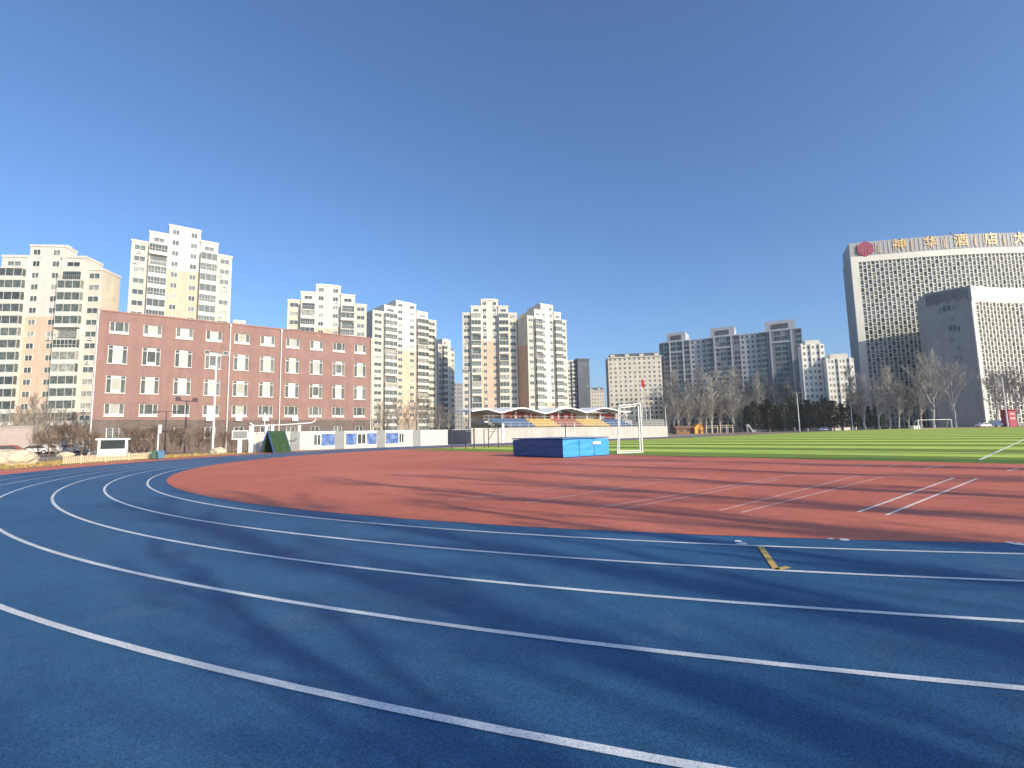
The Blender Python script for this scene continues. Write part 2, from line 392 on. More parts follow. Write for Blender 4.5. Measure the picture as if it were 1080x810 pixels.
for k in range(-1, 5):
    lm = MB(); r = R5 + LANE * k if k >= 0 else R5 
    if k == -1: continue
    ring(lm, r - lw / 2 - 0.008, r + lw / 2 + 0.008, 0.013 if k else 0.0135); field('lane_line', lm, M_line)
for k in (5, 6):
    lm = MB(); r = R5 + LANE * k
    ring(lm, r - 0.03, r + 0.03, 0.013)
    if k == 5: field('lane_line', lm, M_line)
# runway markings across the red surface, and faint worn ones
def strip(mb, a, b, wd, z):
    a, b = Vector((a[0], a[1], 0)), Vector((b[0], b[1], 0)); d = (b - a).normalized(); n = Vector((-d.y, d.x, 0)) * (wd / 2); n_ = max(1, int((b - a).length / 4))
    for k in range(n_):
        p, q = a.lerp(b, k / n_), a.lerp(b, (k+1) / n_)
        mb.quad(*[(x.x, x.y, rise(x.x, x.y) * 1.06 + z) for x in (p - n, q - n, q + n, p + n)])
def mark(name, segs, m, wd=0.05, z=0.0165):
    mb = MB()
    for a, b in segs: strip(mb, a, b, wd, z)
    return field(name, mb, m)
def pxuv(px, py):
    d = ray(px, py); t = -EYE / d.z; return w2uv(d.x * t, d.y * t)
for a, b in (((905, 541), (1006, 504.5)), ((935, 544), (1031, 505.0))):
    mark('runway_line', [(pxuv(*a), pxuv(*b))], M_run, 0.055)
for a, b in (((633, 536), (840, 501)), ((651, 538.5), (822, 506)), ((758, 539.5), (905, 502)), ((781, 541.5), (932, 503)), ((555, 531), (700, 508)), ((473, 528), (640, 509))):
    mark('worn_runway_line', [(pxuv(*a), pxuv(*b))], M_faint, 0.05)
for a, b in (((838, 490), (858, 488)), ((902, 492.5), (918, 490.5)), ((935, 493), (947, 491)), ((975, 494.5), (995, 491)), ((1062, 497.5), (1075, 494))):
    mark('worn_runway_line', [(pxuv(*a), pxuv(*b))], M_faint, 0.09)
mark('touch_line', [((U_END + 2.2, 2.4), (188, 1.4))], M_run, 0.12, 0.024)
a, b, c = pxuv(802, 577.5), pxuv(819, 602), pxuv(832, 599.5)
mark('yellow_marking', [(a, b), (b, c)], M_ypaint, 0.075, 0.0125 + 0.005)
for px, py, s in ((779, 572, 0.075), (783, 574.5, 0.085), (876, 569.2, 0.05), (891, 570.4, 0.09), (1066, 573.5, 0.06), (1074, 575.0, 0.10)):
    u, v = pxuv(px, py); sm = MB(); rnd = random.Random(px)
    pts = [(u + s * rnd.uniform(.6, 1.2) * math.cos(t), v + s * 1.1 * rnd.uniform(.5, 1.1) * math.sin(t), 0.0168) for t in lin(0, 2 * math.pi, 9)[:-1]]
    i = len(sm.v); sm.v += pts; sm.f.append(tuple(range(8))); sm.m.append(0)
    field('paint_splash', sm, M_line)
# dry grass and paving outside the left of the bend
dm = MB()
ro = ROUT + 3.7
for k in range(60):
    t0, t1 = R(98) + R(112) * k / 60, R(98) + R(112) * (k + 1) / 60
    wob = lambda t: 8.5 + 1.2 * math.sin(t * 9) + 0.8 * math.sin(t * 23)
    P = lambda r, t: (C1[0] + r * math.cos(t), C1[1] + r * math.sin(t), 0.0125)
    dm.quad(P(ro, t0), P(ro + wob(t0), t0), P(ro + wob(t1), t1), P(ro, t1))
field('dry_grass_verge', dm, M_dry)
pm = MB()
sheet(pm, lin(8, 130, 20), [62.6, 66.2], 0.0155); field('paved_path', pm, M_pave)
sg = MB(); rnd = random.Random(5)
for _ in range(9000):
    t = rnd.uniform(R(100), R(208)); r = ro + rnd.uniform(0.3, 9.5); u, v = C1[0] + r * math.cos(t), C1[1] + r * math.sin(t)
    h = rnd.uniform(0.05, 0.2); a = rnd.uniform(0, 6.28); dx, dy = 0.03 * math.cos(a), 0.03 * math.sin(a); lx, ly = rnd.uniform(-.08, .08), rnd.uniform(-.08, .08)
    sg.tri((u - dx, v - dy, 0.01), (u + dx, v + dy, 0.01), (u + lx, v + ly, h))
tag(sg.build('dry_grass', M_straw, rz=UA), kind='stuff')

# ================================================================== BUILDINGS
def front(pxl, pyl, Yl, pxr, pyr, d=None):
    """left and right front corners of a facade: the left one by distance, the right one by the facade's direction"""
    a = P3(pxl, pyl, Yl); r = ray(pxr, pyr); k = r.x / r.y       # X = k Y on the right edge
    dx, dy = d; t = (k * a.y - a.x) / (dx - k * dy)
    return Vector((a.x, a.y, 0)), Vector((a.x + dx * t, a.y + dy * t, 0)), t, math.atan2(dy, dx)

def win_mesh(name, wd, h, mats, fr=0.09, mull=(0.5,), trans=None, proud=0.07):
    """a window on a wall plane y=0, facing -y, its lower left corner at the origin: frame bars round a pane"""
    b = MB()
    b.box(0, wd, -proud, 0.02, 0, fr); b.box(0, wd, -proud, 0.02, h - fr, h)
    b.box(0, fr, -proud, 0.02, fr, h - fr); b.box(wd - fr, wd, -proud, 0.02, fr, h - fr)
    for m in mull: b.box(wd * m - fr * .4, wd * m + fr * .4, -proud + 0.01, 0.02, fr, h - fr)
    if trans: b.box(fr, wd - fr, -proud + 0.015, 0.02, h * trans - fr * .35, h * trans + fr * .35)
    b.quad((fr, -0.02, fr), (wd - fr, -0.02, fr), (wd - fr, -0.02, h - fr), (fr, -0.02, h - fr), 1)
    return b.mesh(name, mats)

def apartment(label, geo, top_px, D, floors, bays, peach=(3, 14), base=3, group='cream apartment towers beyond the field', side=None, name='apartment_tower', slots=None, seed=1, hwin=1.55, gl=None):
    """bays: (share of width, kind, extra floors, protrusion); built in the facade's own frame: x along it, -y towards us"""
    A, B, W, rz = geo; Z = top_px; fh = Z / floors; rnd = random.Random(seed); gl = gl or M_glass
    root = thing(name, label, 'building', (A.x, A.y, gz(A.x, A.y)), rz, group)
    mats = slots or [M_white, M_peach, M_stone, M_cream, side or M_cream]
    wall = MB(); par = MB(); x = 0.0; tot = sum(b[0] for b in bays); cols = []
    for share, kind, ex, pr in bays:
        wd = W * share / tot; x1 = x + wd; zt = (floors + ex) * fh; y0 = -pr
        zb = base * fh
        cut = [(0, zb, 2)]
        if kind == 's' and peach: cut += [(zb, peach[1] * fh, 1), (peach[1] * fh, zt, 0)]
        else: cut += [(zb, zt, 0 if kind != 'w' else 3)]
        dd = D - 0.06 * abs(ex) - 1.1 * ex
        for z0, z1, mi in cut:
            if z1 > z0 + 0.05: wall.box(x, x1, y0, dd, z0, z1, mi)
        par.box(x - 0.12, x1 + 0.12, y0 - 0.15, dd + 0.1, zt, zt + 0.55 + 0.02 * len(cols))
        cols.append((x, x1, kind, ex, y0)); x = x1
    if side:
        wall.box(-0.12, 0.0 - 0.003, 0.5, D - 0.8, base * fh, (floors - 4) * fh, 4)
    wall.build('wall', mats, root); par.build('parapet', M_white, root)
    up = MB()                                                    # lift house and tank on the roof
    cx = W / 2; zt = (floors + max(b[2] for b in bays)) * fh
    cache = {}
    n = 0
    for (x0, x1, kind, ex, y0) in cols:
        wd = x1 - x0
        if kind == 'b':
            key = ('b', round(wd, 2))
            if key not in cache:
                b = MB(); bw = wd - 0.25
                b.box(0, bw, -1.15, -0.004, -0.12, 0.0, 0)                # floor slab
                b.box(0, bw, -1.15, -1.03, 0.0, fh * 0.27, 0)             # parapet band
                b.box(0, 0.12, -1.03, -0.004, 0.0, fh * 0.27, 0); b.box(bw - 0.12, bw, -1.03, -0.004, 0, fh * 0.27, 0)
                zt_ = fh - 0.30
                for f in (0.0, 0.33, 0.66, 1.0):
                    xx = (bw - 0.08) * f; b.box(xx, xx + 0.08, -1.12, -1.04, fh * 0.27, zt_, 0)
                b.box(0, bw, -1.13, -0.9, zt_, fh - 0.12 - 0.003, 0)
                b.quad((0.05, -1.06, fh * 0.27), (bw - 0.05, -1.06, fh * 0.27), (bw - 0.05, -1.06, zt_), (0.05, -1.06, zt_), 1)
                b.quad((0.04, -1.06, fh * 0.27), (0.04, -1.06, zt_), (0.04, -0.02, zt_), (0.04, -0.02, fh * .27), 1)
                b.quad((bw - 0.04, -1.06, fh * 0.27), (bw - 0.04, -0.02, fh * .27), (bw - 0.04, -0.02, zt_), (bw - 0.04, -1.06, zt_), 1)
                cache[key] = b.mesh('balcony', [M_white, gl])
                b2 = MB(); b2.v = list(b.v); b2.f = list(b.f); b2.m = list(b.m)
                for f in (0.16, 0.5, 0.83): b2.box((bw - .05) * f, (bw - .05) * f + .05, -1.13, -1.05, fh * .27 + .003, zt_ - .003, 0)
                b2.box(.1, bw - .1, -1.115, -1.05, fh * .5, fh * .5 + .07, 0)
                cache[key + (2,)] = b2.mesh('balcony', [M_white, gl])
                b3 = MB(); b3.box(0, bw, -1.15, -0.004, -0.12, 0.0, 0); b3.box(0, .1, -1.1, -.004, 0, fh * .8, 0); b3.box(bw - .1, bw, -1.1, -.004, 0, fh * .8, 0)
                for q_ in range(12): b3.box(.15 + (bw - .35) * q_ / 11, .2 + (bw - .35) * q_ / 11, -1.13, -1.08, 0, fh * .36, 2)
                b3.box(0, bw, -1.14, -1.07, fh * .36, fh * .39, 2); b3.quad((.3, -.02, 0.05), (bw - .3, -.02, .05), (bw - .3, -.02, fh * .8), (.3, -.02, fh * .8), 1)
                cache[key + (3,)] = b3.mesh('balcony', [M_white, gl, M_steel])
            for f in range(0, floors):
                t_ = rnd.random()
                place(cache[key if t_ < .62 else key + ((2,) if t_ < .9 else (3,))], 'balcony', root, (x0 + 0.125, y0, f * fh + 0.12))
            if ex >= 1:
                ww = wd * .55; k2 = ('t', round(ww, 2))
                if k2 not in cache: cache[k2] = win_mesh('window', ww, 1.3, [M_frame, gl])
                for f in range(floors, floors + ex): place(cache[k2], 'window', root, (x0 + (wd - ww) / 2, y0 - 0.004, f * fh + 0.8))
        else:
            ws = [(0.16, 0.68)] if kind == 'w' else ([(0.10, 0.22), (0.68, 0.22)] if kind == 's' else [(0.08, .2), (0.4, .2), (0.72, .2)])
            for fx, fw in ws:
                ww = wd * fw; key = (kind, round(ww, 2))
                if key not in cache: cache[key] = win_mesh('window', ww, hwin, [M_frame, gl])
                if 'ac' not in cache:
                    a_ = MB(); a_.box(0, .85, -.42, -.07, 0, .6, 0); a_.box(-.05, .9, -.45, -.01, -.06, -.003, 0); a_.tube((.5, -.425, .3), (.5, -.435, .3), .22, n=12, m=1); cache['ac'] = a_.mesh('air_conditioner', [M_metalw, M_dark])
                for f in range(0 if kind == 'w' else base, floors + max(ex, 0)):
                    place(cache[key], 'window', root, (x0 + fx * wd, y0 - 0.004, f * fh + 0.85))
                    if rnd.random() < (.34 if kind == 'w' else .12): place(cache['ac'], 'air_conditioner', root, (x0 + fx * wd + ww * rnd.uniform(0, .5), y0, f * fh + .1))
    # a lift house on the tallest bay
    tall = max(cols, key=lambda c: (c[3], c[1] - c[0])); zt = (floors + tall[3]) * fh + 0.5
    up.box(tall[0] + 0.8, tall[1] - 0.8, 2.0, min(D - 3, 6.0), zt - 0.6, zt + 0.9); up.build('lift_house', M_white, root)
    return root, cols, fh

STEP = [(3.6, 'w', 0, 0.0), (4.2, 'b', 1, 0.5), (7.2, 's', 2, 0.0), (4.2, 'b', 1, 0.5), (3.6, 'w', 0, 0.0)]
def Ztop(px, py, Y): return hgt(px, py, Y)
# the leftmost tower runs out of the picture
g = front(0, 283, 121, 109, 283, (0.995, 0.10)); 
A = g[0] - Vector((0.995, 0.10, 0)) * 3.0; g = (A, g[1], g[2] + 3.0, g[3])
apartment('cream stepped apartment tower cut off by the left edge, tallest beside the brick block', g, Ztop(2, 284, 121), 6.5, 15,
          [(3.0, 'w', 0, 0), (4.9, 'b', 1, .5), (6.6, 's', 2, 0), (4.7, 'b', 1, .5), (3.2, 'w', 0, 0)], peach=(3, 11), seed=1)
g = front(139, 255, 124, 245, 270, (0.80, 0.60))
apartment('cream stepped tower rising highest, directly above the roof of the red brick block', g, Ztop(141, 254, 124), 14, 18,
          STEP, peach=(3, 16), seed=2)
g = front(303.5, 318, 158, 387, 323, (0.94, 0.35))
apartment('white stepped tower peeking over the right half of the brick block roof', g, Ztop(304, 317, 158), 13, 16, STEP, peach=(3, 13), seed=3)
g = front(393, 329, 192, 460, 339, (0.72, 0.69))
apartment('cream stepped tower just right of the brick block, its left flank in sun', g, Ztop(394, 328, 192), 12, 18, STEP, peach=(3, 13), seed=4)
g = front(487.5, 332, 200, 545, 333, (0.995, 0.10))
apartment('cream stepped tower standing left in the close pair, facing us squarely', g, Ztop(488, 331, 200), 13, 18, STEP, peach=(3, 14), seed=5)
g = front(556, 335, 196, 597, 339, (0.86, 0.51))
apartment('cream stepped tower right in the close pair, with an orange side wall', g, Ztop(557, 334, 196), 13, 17, STEP, peach=(3, 5), side=M_orange, seed=6)
g = front(462, 362, 236, 479, 368, (0.72, 0.69))
apartment('narrow cream tower half hidden behind the one with a sunny left flank', g, Ztop(462, 364, 236), 12, 16,
          [(3.6, 'w', 0, 0), (4.2, 'b', 1, .5), (4.6, 's', 1, 0), (3.6, 'w', -1, 0)], peach=None, seed=7)
g = front(598, 388, 330, 611, 388, (0.95, 0.3))
apartment('grey and cream tower with a dark right flank, right of the orange sided one', g, Ztop(599, 381, 330), 16, 18,
          [(3.4, 'w', 0, 0), (4, 'b', 0, .4), (3.4, 'w', 0, 0)], peach=None, base=2, slots=[M_concd, M_concd, M_stone, M_cream, M_cream], seed=8, group='distant apartment blocks')
sh = thing('apartment_block', 'dark slate apartment slab adjoining the grey and cream tower', 'building', P3(611, 440, 328).xy.to_3d(), math.atan2(.2, 1))
b = MB(); b.box(0, 8.5, 0, 14, 0, Ztop(612, 380, 328)); b.build('wall', mat('slate_cladding', (0.10, 0.11, 0.135), 0.7, 0.15, 0.2), sh)
b = MB(); b.box(-.3, 8.8, -.3, 14.3, Ztop(612, 380, 328), Ztop(612, 378, 328)); b.build('roof', M_roofd, sh)
wmesh = win_mesh('window', 1.6, 1.5, [M_concd, M_gglass])
for f in range(1, 17):
    for c in range(3): place(wmesh, 'window', sh, (0.8 + c * 2.6, -0.004, f * 2.95))
def simple_block(label, pl, pr, pyl, pyr, Y, d, D, floors, cols, roof=None, group=None, wallm=None, winw=0.5, gl=None, hw=1.5, strip_every=0, roofh=2.0, name='apartment_block', side=None):
    g = front(pl, pyl, Y, pr, pyr, d); A, B, W, rz = g; Z = Ztop(pl, pyl, Y); fh = Z / floors
    root = thing(name, label, 'building', (A.x, A.y, gz(A.x, A.y)), rz, group)
    b = MB(); b.box(0, W, 0, D, 0, Z); b.build('wall', wallm or M_cream, root)
    if side: b = MB(); b.box(-.15, -.003, .3, D - .3, 0, Z - 1); b.build('side_wall', side, root)
    cw = W / cols; ww = cw * winw
    me = win_mesh('window', ww, hw, [M_frame if wallm is None else wallm, gl or M_glass], fr=0.1)
    spots = [(c, f) for f in range(floors - 1, 0, -1) for c in range(cols)]
    for c, f in spots[:100]: place(me, 'window', root, (c * cw + (cw - ww) / 2, -0.004, f * fh + 0.8))
    if spots[100:]:
        r = MB()
        for c, f in spots[100:]:
            x, z = c * cw + (cw - ww) / 2, f * fh + .8
            r.box(x, x + ww, -0.05, 0.01, z, z + 0.1, 0); r.box(x, x + ww, -0.05, 0.01, z + hw - .1, z + hw, 0)
            r.quad((x, -0.012, z + .1), (x + ww, -0.012, z + .1), (x + ww, -0.012, z + hw - .1), (x, -0.012, z + hw - .1), 1)
        tag(r.build('lower_windows', [M_frame if wallm is None else wallm, gl or M_glass], root), kind='stuff')
    if strip_every:
        for c in range(0, cols + 1, strip_every):
            p = MB(); p.box(c * cw - .35, c * cw + .35, -0.55, -0.003, 0, Z + .6); p.build('pilaster', wallm or M_white, root)
    if roof:
        b = MB(); h = roofh
        b.box(-.4, W + .4, -.4, D + .4, Z, Z + .5); b.build('cornice', M_white, root)
        b = MB()
        b.v += [(-.2, -.2, Z + .5), (W + .2, -.2, Z + .5), (W + .2, D + .2, Z + .5), (-.2, D + .2, Z + .5), (1.5, 2.5, Z + .5 + h), (W - 1.5, 2.5, Z + .5 + h), (W - 1.5, D - 2.5, Z + .5 + h), (1.5, D - 2.5, Z + .5 + h)]
        for f in ((0,1,5,4),(1,2,6,5),(2,3,7,6),(3,0,4,7),(4,5,6,7)): b.f.append(f); b.m.append(0)
        b.build('roof', roof, root)
        for k in range(1, cols, 3):
            q = MB(); q.prism([(k * cw - 1.1, -.6), (k * cw + 1.1, -.6), (k * cw + 1.1, 1.4), (k * cw - 1.1, 1.4)], Z + .5, Z + 1.7)
            q.build('dormer', M_cream, root)
    return root, g, Z, fh
simple_block('beige apartment block with dark mansard roof left of the grey slab block', 641, 697, 378, 375, 250, (0.99, -0.12), 15, 17, 11, M_roofd, 'distant apartment blocks', winw=.5, side=M_stone)
simple_block('small far beige block with blue roof left of the mansard roofed block', 620.5, 637, 412, 411, 380, (0.99, 0), 14, 12, 6, M_roofd, 'distant apartment blocks')
simple_block('far dark sliver of a tower seen left of the close tower pair', 479, 487.5, 404, 404, 330, (0.99, 0.1), 12, 13, 3, None, 'distant apartment blocks', wallm=mat('dusty_grey_render', (0.34, 0.33, 0.32), .8, .1, .3))
simple_block('low white roofed block peeping over the brick roof beside the highest tower', 246, 259, 337, 340, 190, (0.85, 0.5), 12, 15, 4, None, 'distant apartment blocks', wallm=M_white)
r_, g_, Z_, f_ = simple_block('slim white tower directly right of the grey slab block', 845, 869, 364, 363, 219, (0.975, -0.22), 5, 14, 5, None, 'distant apartment blocks', strip_every=2, winw=.62, wallm=M_bright)
b = MB(); b.box(2, 8, 1, 4.5, Z_ + .003, Z_ + 2.2); b.build('lift_house', M_white, r_)
r_, g_, Z_, f_ = simple_block('white tower half hidden by the hotel left edge', 871.5, 900, 379, 378, 213, (0.975, -0.22), 5, 12, 7, None, 'distant apartment blocks', strip_every=3, winw=.62, wallm=M_bright)
b = MB(); b.box(2, 9, 1, 4.5, Z_ + .003, Z_ + 2.4); b.build('lift_house', M_white, r_)

# the long grey slab block
M_grey = mat('grey_slate_cladding', (0.22, 0.24, 0.265), 0.7, 0.15, 0.12)
M_greyl = mat('pale_grey_cladding', (0.46, 0.47, 0.49), 0.7, 0.1, 0.2)
g = front(695, 363, 268, 845, 350, (0.87, -0.49)); A, B, W, rz = g; Z = Ztop(696, 363, 268); NF = 19; fh = Z / NF
gb = thing('apartment_block', 'long slate grey apartment block with three raised roof sections behind bare poplars', 'building', (A.x, A.y, gz(A.x, A.y)), rz)
wl = MB(); pl_ = MB()
secs = [(0.0, .035, 'g', 0), (.035, .24, 'T', 1), (.24, .36, 'p', 0), (.36, .60, 'T', 1), (.60, .735, 'p', 0), (.735, 1.0, 'T', 1)]
wins = []
for a, b_, k, ex in secs:
    x0, x1 = a * W, b_ * W; pr = 1.3 if k == 'T' else 0.0
    wl.box(x0, x1, -pr, 15, 0, Z, 1 if k == 'p' else 0)
    if k == 'T':
        c = (x0 + x1) / 2; hw_ = (x1 - x0) * .36
        wl.box(c - hw_, c + hw_, -pr + .5, 11, Z + .003, Z + 2 * fh, 1)
        wl.box(c - hw_ * .55, c + hw_ * .55, -pr + .3, -pr + .5 - .003, Z + .5 * fh, Z + 1.4 * fh, 2)
        for xx in (x0 + (x1 - x0) * .25, x1 - (x1 - x0) * .25):
            wl.box(xx - .35, xx + .35, -pr - .5, -pr - .003, 0, Z + .4, 1)
        wl.box(x0 + (x1 - x0) * .25 + .36, x1 - (x1 - x0) * .25 - .36, -pr - .4, -pr - .003, Z - 2.3 * fh, Z - 2 * fh, 1)
        n = max(2, round((x1 - x0) / 3.3))
        for f in range(1, NF):
            for i in range(n):
                cw = (x1 - x0) / n; xm = x0 + cw * (i + .5)
                if min(abs(xm - x0 - (x1 - x0) * .25), abs(xm - x1 + (x1 - x0) * .25)) < .5: continue
                wins.append((xm - cw * .44, f * fh + .45, cw * .88, fh - .62, -pr))
    elif k == 'p':
        n = max(2, round((x1 - x0) / 2.6))
        for f in range(1, NF):
            for i in range(n):
                cw = (x1 - x0) / n; xm = x0 + cw * (i + .5); wins.append((xm - .6, f * fh + .75, 1.2, 1.5, 0))
wl.build('wall', [M_grey, M_greyl, M_roofd], gb)
b = MB()
for a, b_, k, ex in secs:
    pr = 1.3 if k == 'T' else 0.0; b.box(a * W, b_ * W, -pr - .25, 15.1 - .05 * pr, Z + .004, Z + .5)
b.build('parapet', M_greyl, gb)
wins.sort(key=lambda t: -t[1]); cache = {}
for i, (x, z, wd, h, y) in enumerate(wins[:100]):
    k = (round(wd, 1), round(h, 1))
    if k not in cache: cache[k] = win_mesh('window', wd, h, [M_greyl, M_gglass], fr=.07)
    place(cache[k], 'window', gb, (x, y - .004, z))
r = MB()
for x, z, wd, h, y in wins[100:]:
    r.box(x, x + wd, y - .05, y + .01, z, z + .08); r.box(x, x + wd, y - .05, y + .01, z + h - .08, z + h); r.box(x + wd / 2 - .04, x + wd / 2 + .04, y - .05, y + .01, z + .08, z + h - .08)
    r.quad((x, y - .012, z + .08), (x + wd, y - .012, z + .08), (x + wd, y - .012, z + h - .08), (x, y - .012, z + h - .08), 1)
tag(r.build('lower_windows', [M_greyl, M_gglass], gb), kind='stuff')

# ------------------------------------------------------------------ the red brick block
def brick_block():
    d = (0.80, 0.60); A, B, W, rz = front(99.5, 380, 59.5, 392, 400, d)
    yA = 59.5; root = thing('brick_building', 'four storey red brick block on a dark base with rows of white framed windows', 'building', (A.x, A.y, 0), rz)
    H = hgt(103, 327.5, yA); zb = hgt(97, 442.8, yA); D = 15.0
    def loc_x(px, py=390):
        r = ray(px, py); k = r.x / r.y; return (k * A.y - A.x) / (d[0] - k * d[1])
    xs = [loc_x(p, 400) for p in (122.4, 158.3, 192.5, 224, 253.9, 281.2, 308.1, 333.4, 357.2, 379.6)]
    zz = lambda py: hgt(121, py, yA * 1.02 + 1.2)
    rows = [(zz(354.0), zz(341.6), 't'), (zz(385.0), zz(366.0), 'm'), (zz(415.5), zz(397.0), 'm'), (zz(439.5), zz(426.0), 'a')]
    ww = 1.98; T = 0.32
    wall = MB()
    # wall as real masonry round the openings
    zs = [zb + .003] + sorted([z for r in rows for z in r[:2]]) + [H]
    for i in range(len(zs) - 1):
        z0, z1 = zs[i], zs[i+1]
        if i % 2 == 0: wall.box(0, W, 0, T, z0, z1)
        else:
            e = [0] + [v for x in xs for v in (x - ww / 2, x + ww / 2)] + [W]
            for j in range(0, len(e), 2): wall.box(e[j], e[j+1], 0, T, z0, z1)
    wall.box(0, .32, T, D, zb + .003, H); wall.box(W - .32, W, T, D, zb + .003, H); wall.box(.32, W - .32, D - .32, D, zb + .003, H)
    wall.box(.33, W - .33, 1.2, 1.25, zb, H - .6)
    wall.build('wall', M_brick, root)
    base = MB(); bw, z0b, z1b = 1.3, zb * .42, zb * .78
    e = [-.06] + [v for x in xs for v in (x - bw / 2, x + bw / 2)] + [W + .06]
    base.box(-.06, W + .06, -.06, T, 0, z0b); base.box(-.06, W + .06, -.06, T, z1b, zb)
    for j in range(0, len(e), 2): base.box(e[j], e[j+1], -.06, T, z0b, z1b)
    base.box(-.06, .3, T, D, 0, zb); base.box(W - .3, W + .06, T, D, 0, zb); base.box(.33, W - .33, 1.2, 1.25, 0, zb - .01)
    base.build('base_wall', M_dbrick, root)
    p = MB(); p.box(-.08, W + .08, -.08, .36, H, H + .16); p.box(-.08, .36, .363, D + .08, H, H + .16); p.box(W - .36, W + .08, .363, D + .08, H, H + .16)
    p.box(.37, W - .37, D - .28, D + .08, H, H + .16); p.build('coping', mat('brick_coping', (.36, .19, .16), .8, .1, 1), root)
    b = MB(); b.box(.33, W - .33, .33, D - .33, H - .9, H - .6); b.build('roof', M_roofd, root)
    rnd = random.Random(3)
    for z0, z1, kind in rows:
        h = z1 - z0; fr = .085
        f = MB(); y0, y1 = .10, .17
        f.box(0, ww, y0, y1, 0, fr); f.box(0, ww, y0, y1, h - fr, h); f.box(0, fr, y0, y1, fr, h - fr); f.box(ww - fr, ww, y0, y1, fr, h - fr)
        for m in (.27, .73): f.box(ww * m - .045, ww * m + .045, y0 - .01, y1, fr, h - fr)
        if kind == 'm':
            f.box(fr, ww * .27 - .046, y0 + .004, y1, h * .80 - .05, h * .80 + .05); f.box(ww * .27 + .046, ww * .73 - .046, y0 + .004, y1, h * .80 - .05, h * .80 + .05); f.box(ww * .73 + .046, ww - fr, y0 + .004, y1, h * .80 - .05, h * .80 + .05)
            f.box(ww * .29, ww * .71, y0 + .012, y1 - .01, h * .8 + .051, h - fr)
            f.box(ww * .29, ww * .71, y0 + .012, y1 - .01, fr, h * .20)
        elif kind == 't':
            f.box(fr, ww - fr, y0 + .012, y1 - .01, fr, h * .22)
        elif kind == 'a':
            f.box(fr, ww - fr, y0 + .012, y1 - .01, fr, h * .20)
        fme = f.mesh('window', M_frame2)
        q = MB(); q.box(0.02, ww - .02, .19, .20, .02, h - .02); gme = q.mesh('pane', M_bglass)
        s = MB(); s.box(-.08, ww + .08, -.10, .09, -.09, -.003); sme = s.mesh('sill', M_conc)
        c = MB(); n = 10
        for k in range(n):
            xa, xb = ww * .29 + ww * .42 * k / n, ww * .29 + ww * .42 * (k + 1) / n
            c.quad((xa, .184 - .003 * (k % 2), .1), (xb, .184 - .003 * ((k + 1) % 2), .1), (xb, .184 - .003 * ((k + 1) % 2), h - .1), (xa, .184 - .003 * (k % 2), h - .1))
        cme = c.mesh('curtain', M_curtain)
        for ci, x in enumerate(xs):
            o = place(fme, 'window', root, (x - ww / 2, 0, z0))
            place(gme, 'pane', o); place(sme, 'sill', o)
            if not (kind == 'a' and rnd.random() < .7) and not (kind == 't' and ci == 0) and rnd.random() < .76: place(cme, 'curtain', o)
            if kind == 'a' and rnd.random() < .65:
                a = MB(); xo = rnd.uniform(.2, 1.2)
                a.box(xo, xo + .8, -.38, -.06, -.62, -.1); a.build('air_conditioner', M_metalw, o)
    f = MB(); f.box(0, bw, .06, .13, 0, .08); f.box(0, bw, .06, .13, z1b - z0b - .08, z1b - z0b); f.box(0, .08, .06, .13, .08, z1b - z0b - .08); f.box(bw - .08, bw, .06, .13, .08, z1b - z0b - .08); f.box(bw / 2 - .03, bw / 2 + .03, .07, .13, .08, z1b - z0b - .08)
    fme = f.mesh('window', M_frame); q = MB(); q.box(.01, bw - .01, .14, .15, .01, z1b - z0b - .01); gme = q.mesh('pane', M_bglass)
    for x in xs: o = place(fme, 'window', root, (x - bw / 2, 0, z0b)); place(gme, 'pane', o)
    for px in (97.5, 241, 295.5, 391):
        x = min(max(loc_x(px, 400), .12), W - .12); q = MB(); q.tube((x, -.16, .1), (x, -.16, H - .1), .065, n=8); q.tube((x, -.16, H - .4), (x, -.16, H - .02), .13, .16, n=8)
        q.build('downpipe', M_metalw, root)
brick_block()

